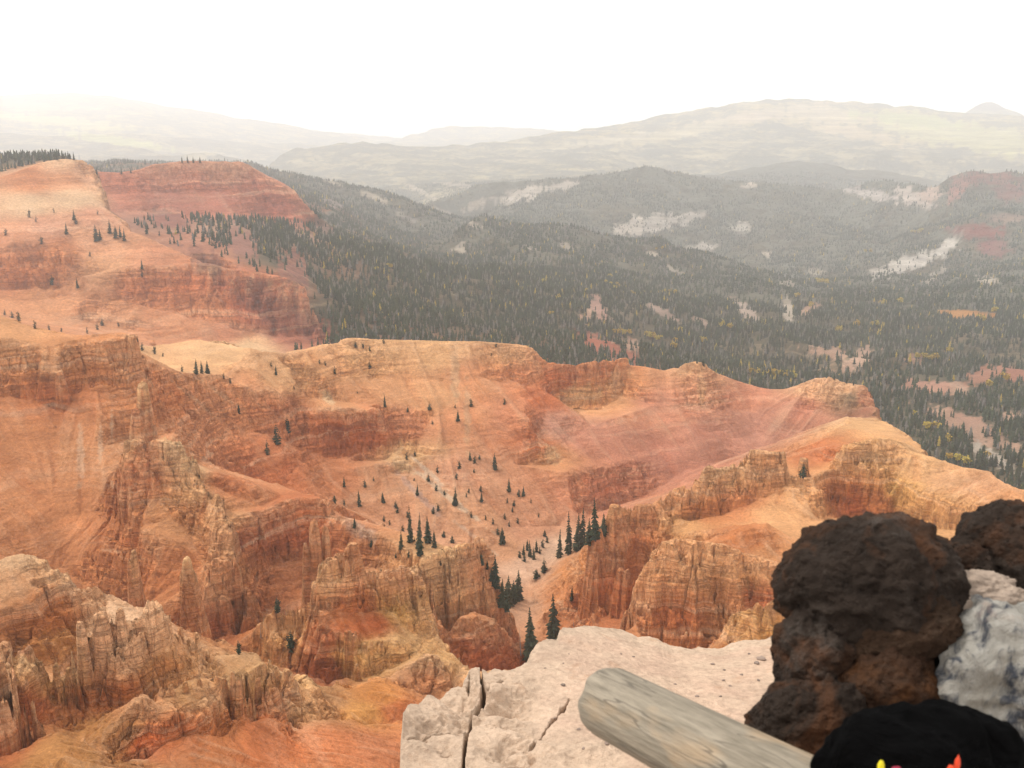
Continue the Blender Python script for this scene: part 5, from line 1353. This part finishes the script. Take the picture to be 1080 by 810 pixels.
for x, y, s in PX[:1] + PX[2::2] + PX[9:11]:
    p = ledge_hit(x, y)
    if p.length > 24: continue
    o = bpy.data.objects.new('pebble', PEB[pr.randrange(4)])
    sc = s / F * p.length * 0.62
    o.location = p + Vector((0, 0, sc * .2)); o.scale = (sc, sc, sc * .8); o.rotation_euler = (pr.uniform(-.3, .3), pr.uniform(-.3, .3), pr.uniform(0, 6))
    link(o, label='small dark pebble lying on the pink gravel of the limestone ledge', category='pebble', group='pebbles scattered on the limestone ledge')

# ------------------------------------------------------------------ weathered log rail
def b_log(t):
    p = t.pos()
    gr = t.noise(t.vmul(p, (6, 70, 70)), 1.0, 7, 0.68, 0.7)
    g2 = t.noise(t.vmul(p, (22, 260, 260)), 1.0, 3, 0.6)
    c = t.mix(t.rng(gr, 0.30, 0.72), (0.15, 0.128, 0.095), (0.32, 0.275, 0.21))
    c = t.mix(1.0, c, t.grey(t.rng(g2, 0.3, 0.7, 0.86, 1.1)), 'MULTIPLY')
    tan = t.rng(t.noise(t.vmul(p, (4, 9, 9)), 1.0, 3), 0.60, 0.72, 0, 0.55)
    c = t.mix(tan, c, (0.42, 0.29, 0.17))
    ck = t.rng(t.math('ABSOLUTE', t.math('SUBTRACT', t.noise(t.vmul(t.vadd(p, (3, 1, 2)), (1.3, 17, 17)), 1.0, 3, 0.5), 0.5)), 0.008, 0.003, 0, 0.6)
    c = t.mix(ck, c, (0.07, 0.06, 0.05))
    t.out(c, 0.85, t.bump(t.math('ADD', gr, t.math('MULTIPLY', g2, 0.4)), 0.7, 0.012), 0.2)
nmat('weathered_wood', b_log)
A = unproj(642, 740, 2.045); B = unproj(737, 788, 1.79)
ax = (B - A).normalized()
Q = ax.to_track_quat('X', 'Z')
LEN, RAD = 2.3, 0.070
V, Fc, n, m = [], [], 72, 150
prof = [(-0.030, 0.0), (-0.030, 0.3), (-0.028, 0.62), (-0.022, 0.82), (-0.010, 0.95), (0.004, 1.0)]
rings = prof + [(0.004 + (LEN - 0.004) * (k + 1) / m, 1.0) for k in range(m)] + [(LEN, 0.5), (LEN, 0.0)]
for (x, k) in rings:
    for s in range(n):
        a = 2 * math.pi * s / n
        rr = RAD * k * (1 + 0.05 * mnoise.fractal(Vector((x * 1.2, math.cos(a) * 1.1, math.sin(a) * 1.1)), 1, 2, 3) + 0.018 * mnoise.noise(Vector((x * 1.5, math.cos(a) * 7, math.sin(a) * 7))) - 0.05 * max(0, mnoise.noise(Vector((x * 0.9 + 5, math.cos(a) * 4, math.sin(a) * 4))) - 0.35))
        xx = x + (0.012 * mnoise.noise(Vector((math.cos(a) * k * 2, math.sin(a) * k * 2, 3))) if x < 0.01 else 0)
        V.append((xx, rr * math.cos(a), rr * math.sin(a)))
for r in range(len(rings) - 1):
    for s in range(n):
        Fc.append((r * n + s, (r + 1) * n + s, (r + 1) * n + (s + 1) % n, r * n + (s + 1) % n))
lr = bpy.data.objects.new('log_rail', None); lr.location = A; lr.rotation_mode = 'QUATERNION'; lr.rotation_quaternion = Q
link(lr, label='grey weathered log rail with a rounded sawn end, sloping in front of the dark stones', category='log')
link(bpy.data.objects.new('log', mesh_of('log', V, Fc, 'weathered_wood', True)), lr)
# the post that carries it, beyond the frame
px_ = A + ax * 1.9
hgt = px_.z - RAD
V, Fc = trunk_geo(hgt + 0.04, 0.075, 0.0, random, 20, 6)
V = [(v[0] / max(1e-6, 1) , v[1], v[2]) for v in V]
V = [((0.075 * math.cos(2 * math.pi * (i % 20) / 20)), 0.075 * math.sin(2 * math.pi * (i % 20) / 20), (hgt + 0.09) * (i // 20) / 5 - 0.04) for i in range(120)]
po = bpy.data.objects.new('post', mesh_of('post', V, Fc, 'weathered_wood', True))
COL.objects.link(po); po.parent = lr
bpy.context.view_layer.update()
po.matrix_world = __import__('mathutils').Matrix.Translation((px_.x, px_.y, 0))

# ------------------------------------------------------------------ pillar of dark lava boulders and pale stone
def lava(name, base, warm, dust, dustamt=0.5, rust=0.5):
    def build(t):
        p = t.n('NewGeometry').outputs['Position']
        a = t.noise(p, 7, 6, 0.65, 0.6); b = t.noise(p, 26, 6, 0.7); cc = t.noise(t.vadd(p, (4, 7, 2)), 5.0, 5, 0.65, 0.8)
        c = t.mix(t.rng(a, 0.35, 0.68), base, tuple(x * 2.1 for x in base))
        c = t.mix(t.rng(cc, 0.50, 0.66, 0, rust), c, warm)
        lich = t.math('MULTIPLY', t.rng(t.noise(t.vadd(p, (9, 1, 5)), 9, 6, 0.7), 0.52, 0.70, 0, dustamt), t.rng(t.n('NewGeometry').outputs['Normal'] if False else b, 0.4, 0.62))
        c = t.mix(lich, c, dust)
        v = t.voro(t.vadd(p, t.vmul(t.noise(p, 30, 3, col=True), (.02, .02, .02))), 55)
        pit = t.rng(v, 0.0, 0.45, 0, 1)
        c = t.mix(t.rng(pit, 0.6, 0.0, 0, 0.6), c, tuple(x * 0.35 for x in base))
        h = t.math('ADD', t.math('MULTIPLY', b, 1.3), t.math('ADD', t.math('MULTIPLY', pit, 0.35), t.math('MULTIPLY', a, 1.5)))
        t.out(c, 0.95, t.bump(h, 1.0, 0.03), 0.12)
    return nmat(name, build)
lava('lava_dark', (0.024, 0.017, 0.013), (0.115, 0.050, 0.024), (0.12, 0.10, 0.085), 0.7, 0.8)
lava('lava_brown', (0.036, 0.021, 0.013), (0.10, 0.042, 0.018), (0.09, 0.07, 0.05), 0.4, 0.6)
lava('lava_rust', (0.038, 0.020, 0.012), (0.15, 0.06, 0.02), (0.08, 0.06, 0.045), 0.35, 0.8)
lava('lava_black', (0.008, 0.0075, 0.007), (0.03, 0.022, 0.016), (0.05, 0.047, 0.043), 0.4, 0.4)
def b_pale(t):
    p = t.n('NewGeometry').outputs['Position']
    a = t.noise(p, 8, 6, 0.65, 0.8); b = t.noise(t.vmul(p, (22, 22, 10)), 1.0, 6, 0.7, 0.8); c2 = t.noise(t.vadd(p, (3, 8, 1)), 13, 5, 0.7)
    c = t.mix(t.rng(a, 0.3, 0.7), (0.20, 0.18, 0.145), (0.40, 0.385, 0.35))
    c = t.mix(t.rng(t.math('ADD', t.math('MULTIPLY', b, 0.55), t.math('MULTIPLY', a, 0.45)), 0.495, 0.575, 0, 0.92), c, (0.034, 0.040, 0.055))
    c = t.mix(t.rng(c2, 0.60, 0.72, 0, 0.6), c, (0.27, 0.20, 0.16))
    t.out(c, 0.9, t.bump(t.math('ADD', b, a), 0.9, 0.02), 0.15)
nmat('pale_stone', b_pale)
def b_mortar(t):
    p = t.n('NewGeometry').outputs['Position']
    a = t.noise(p, 12, 5, 0.6); b = t.noise(p, 60, 4, 0.65)
    c = t.mix(a, (0.22, 0.165, 0.125), (0.40, 0.32, 0.255))
    c = t.mix(1.0, c, t.grey(t.rng(b, 0.3, 0.7, 0.75, 1.15)), 'MULTIPLY')
    t.out(c, 0.95, t.bump(t.math('ADD', a, t.math('MULTIPLY', b, 0.5)), 0.9, 0.02), 0.1)
nmat('mortar', b_mortar)

wall = bpy.data.objects.new('stone_pillar', None)
base = unproj(985, 700, 2.0); wall.location = (base.x, base.y, 0)
link(wall, label='rough pillar of dark brown lava boulders with one pale lichened stone set in mortar', category='stone pillar')
def stone(name, px, py, dep, a, b, rot, mat, seed, amp=.2, fine=.05, label=None, thick=0.9, sub=6, boxy=0.0, scale=1.5, fsc=6.0):
    k = dep / F
    me = lump(name, mat, (a * k, min(a, b) * k * thick, b * k), sub, amp, scale, seed, fine, boxy=boxy, fsc=fsc)
    o = bpy.data.objects.new(name, me)
    link(o, wall, label=label)
    o.location = unproj(px, py, dep) - wall.location
    o.rotation_euler = (-PITCH, math.radians(rot), math.radians(-12))
    return o
stone('boulder', 917, 618, 1.98, 92, 76, -10, 'lava_dark', 1, .15, .065, 'large round-topped dark brown boulder')
stone('boulder', 866, 690, 1.96, 48, 58, 18, 'lava_dark', 2, .2, .05)
stone('boulder', 940, 670, 1.92, 74, 40, -28, 'lava_brown', 3, .2, .05)
stone('boulder', 928, 722, 1.91, 56, 50, -30, 'lava_rust', 4, .22, .05, 'rust-orange boulder')
stone('boulder', 850, 768, 1.90, 70, 50, -34, 'lava_dark', 5, .2, .05)
stone('boulder', 985, 720, 1.93, 34, 46, 0, 'lava_black', 6, .26, .08)  # black lump standing in for the shadowed gap between stones, shade put into its colour
stone('boulder', 1066, 590, 2.06, 66, 58, -24, 'lava_dark', 7, .2, .05)
stone('boulder', 1018, 598, 2.03, 34, 30, 0, 'lava_dark', 8, .2, .06)
stone('boulder', 1050, 715, 1.93, 88, 86, 28, 'pale_stone', 9, .18, .045, 'pale grey stone with slate blue lichen patches', boxy=.35)
stone('boulder', 960, 865, 1.80, 150, 72, 0, 'lava_black', 13, .15, .05, thick=.8)
mo = bpy.data.objects.new('mortar', lump('mortar', 'mortar', (0.19, 0.15, 0.37), 6, .10, 1.6, 21, .05, fsc=7))
link(mo, wall); mo.location = unproj(1005, 700, 2.14) - wall.location; mo.location.z = 0.25
stone('mortar', 1008, 632, 1.95, 70, 30, -4, 'mortar', 22, .25, .08, fsc=7)

# ------------------------------------------------------------------ black cloth bag at the foot of the stones
def b_cloth(t):
    p = t.n('NewGeometry').outputs['Position']
    c = t.mix(t.noise(p, 14, 3), (0.0015, 0.0015, 0.0016), (0.0045, 0.0045, 0.0046))
    w = t.n('TexWave'); t.set(w.inputs['Vector'], p); w.inputs['Scale'].default_value = 260
    t.out(c, 1.0, t.bump(t.math('ADD', t.noise(p, 11, 4, 0.6, 1.2), t.math('MULTIPLY', w.outputs[1], 0.02)), 0.8, 0.05), 0.03)
nmat('black_cloth', b_cloth)
def b_thread(cl):
    def f(t):
        p = t.n('NewGeometry').outputs['Position']
        t.out(t.mix(t.noise(p, 120, 2), cl, tuple(x * .7 for x in cl)), 0.6, None, 0.3)
    return f
nmat('yellow_thread', b_thread((0.75, 0.62, 0.02))); nmat('red_thread', b_thread((0.75, 0.07, 0.02))); nmat('crimson_thread', b_thread((0.30, 0.02, 0.05)))
bag = bpy.data.objects.new('bag', None); bl = unproj(960, 810, 1.5); bag.location = (bl.x, bl.y, bl.z - 0.12)
link(bag, label='slumped black cloth bag with bright yellow and red stitched bits, leaning on the dark stones', category='bag')
def bagpart(name, px, py, dep, a, b, rot, seed, th=.7, amp=.1):
    k = dep / F
    o = bpy.data.objects.new(name, lump(name, 'black_cloth', (a * k, min(a, b) * k * th, b * k), 6, amp, 1.2, seed, .012, fsc=3))
    link(o, bag); o.location = unproj(px, py, dep) - bag.location; o.rotation_euler = (-PITCH, math.radians(rot), 0)
    return o
bagpart('body', 952, 824, 1.50, 94, 80, 2, 31, amp=.2)
bagpart('flap', 1020, 826, 1.56, 92, 76, 30, 32, amp=.2)
def thread(px, py, a, b, mat, rot):
    dep = 1.405
    k = dep / F
    o = bpy.data.objects.new('embroidery', lump('embroidery', mat, (a * k, 1.6 * k, b * k), 3, .3, 1.4, px % 7, .1))
    o.rotation_euler = (-PITCH, math.radians(rot), 0)
    link(o, bag); o.location = unproj(px, py, dep) - bag.location
thread(929, 808, 3.5, 6, 'yellow_thread', 4); thread(946, 811, 5, 3, 'crimson_thread', 10)
thread(1010, 805, 3, 7, 'red_thread', 6); thread(1003, 810, 4, 3, 'red_thread', -30)
HAZE, SKY, SUNE, EXPO = 1.05e-4, 0.105, 1.5, 0.92
# ------------------------------------------------------------------ haze, sky, sun, camera
bpy.ops.mesh.primitive_cube_add(size=1)
hz = bpy.context.object; hz.name = 'haze'
zlo = float(min(G1.Z.min(), G2.Z.min(), G3.Z.min())) - 1.0
zhi = float(max(G1.Z.max(), G2.Z.max(), G3.Z.max(), 60)) + 40.0
hz.scale = (54000, 54000, zhi - zlo); hz.location = (0, 0, (zhi + zlo) / 2)
hz['kind'] = 'stuff'; hz['label'] = 'pale haze filling the air over the valley'; hz['category'] = 'haze'
hm = bpy.data.materials.new('haze_air'); hm.use_nodes = True
hm.node_tree.nodes.clear()
ho = hm.node_tree.nodes.new('ShaderNodeOutputMaterial'); pv = hm.node_tree.nodes.new('ShaderNodeVolumePrincipled')
pv.inputs['Color'].default_value = (0.965, 0.975, 1.0, 1); pv.inputs['Density'].default_value = HAZE; pv.inputs['Anisotropy'].default_value = 0.45
hm.node_tree.links.new(pv.outputs[0], ho.inputs['Volume'])
hz.data.materials.append(hm)

W = bpy.data.worlds.new('World'); S.world = W; W.use_nodes = True
nt = W.node_tree; nt.nodes.clear()
wo = nt.nodes.new('ShaderNodeOutputWorld'); bg = nt.nodes.new('ShaderNodeBackground')
sky = nt.nodes.new('ShaderNodeTexSky'); sky.sky_type = 'NISHITA'; sky.sun_disc = False
SUN_EL, SUN_AZ = math.radians(55), math.radians(-72)     # azimuth from straight ahead, left negative
sky.sun_elevation = SUN_EL; sky.sun_rotation = SUN_AZ; sky.altitude = 3000; sky.dust_density = 6.0; sky.ozone_density = 1.0
# an even overcast in front of the blue: bright grey-white cloud with a soft mottle
tc = nt.nodes.new('ShaderNodeTexCoord'); nz = nt.nodes.new('ShaderNodeTexNoise'); nz.inputs['Scale'].default_value = 2.2; nz.inputs['Detail'].default_value = 5
mr = nt.nodes.new('ShaderNodeMapRange'); mr.inputs[1].default_value = 0.3; mr.inputs[2].default_value = 0.7; mr.inputs[3].default_value = 0.78; mr.inputs[4].default_value = 0.94
mx = nt.nodes.new('ShaderNodeMix'); mx.data_type = 'RGBA'
nt.links.new(tc.outputs['Generated'], nz.inputs['Vector']); nt.links.new(nz.outputs['Fac'], mr.inputs[0]); nt.links.new(mr.outputs[0], mx.inputs[0])
nt.links.new(sky.outputs[0], mx.inputs[6]); mx.inputs[7].default_value = (8.6, 8.3, 7.9, 1)
nt.links.new(mx.outputs[2], bg.inputs['Color']); bg.inputs['Strength'].default_value = SKY
nt.links.new(bg.outputs[0], wo.inputs[0])

sl = bpy.data.lights.new('sun', 'SUN'); sl.energy = SUNE; sl.angle = math.radians(11); sl.color = (1.0, 0.95, 0.88)
so = bpy.data.objects.new('sun', sl); COL.objects.link(so)
d = Vector((math.sin(SUN_AZ) * math.cos(SUN_EL), math.cos(SUN_AZ) * math.cos(SUN_EL), math.sin(SUN_EL)))
so.rotation_euler = d.to_track_quat('Z', 'Y').to_euler(); so.location = (0, 0, 200)

cam = bpy.data.cameras.new('camera'); co = bpy.data.objects.new('camera', cam); COL.objects.link(co)
cam.sensor_width = 36; cam.lens = 36 * F / 1080; cam.clip_start = 0.05; cam.clip_end = 80000
co.location = (0, 0, ZC); co.rotation_euler = (math.pi / 2 - PITCH, 0, 0)
cam.dof.use_dof = True; cam.dof.focus_distance = 300; cam.dof.aperture_fstop = 9.0
S.camera = co
S.view_settings.view_transform = 'Standard'; S.view_settings.look = 'None'; S.view_settings.exposure = EXPO; S.view_settings.gamma = 1
S.render.engine = 'CYCLES'
S.cycles.use_denoising = True
S.cycles.max_bounces = 5; S.cycles.diffuse_bounces = 3; S.cycles.volume_bounces = 2; S.cycles.transparent_max_bounces = 12
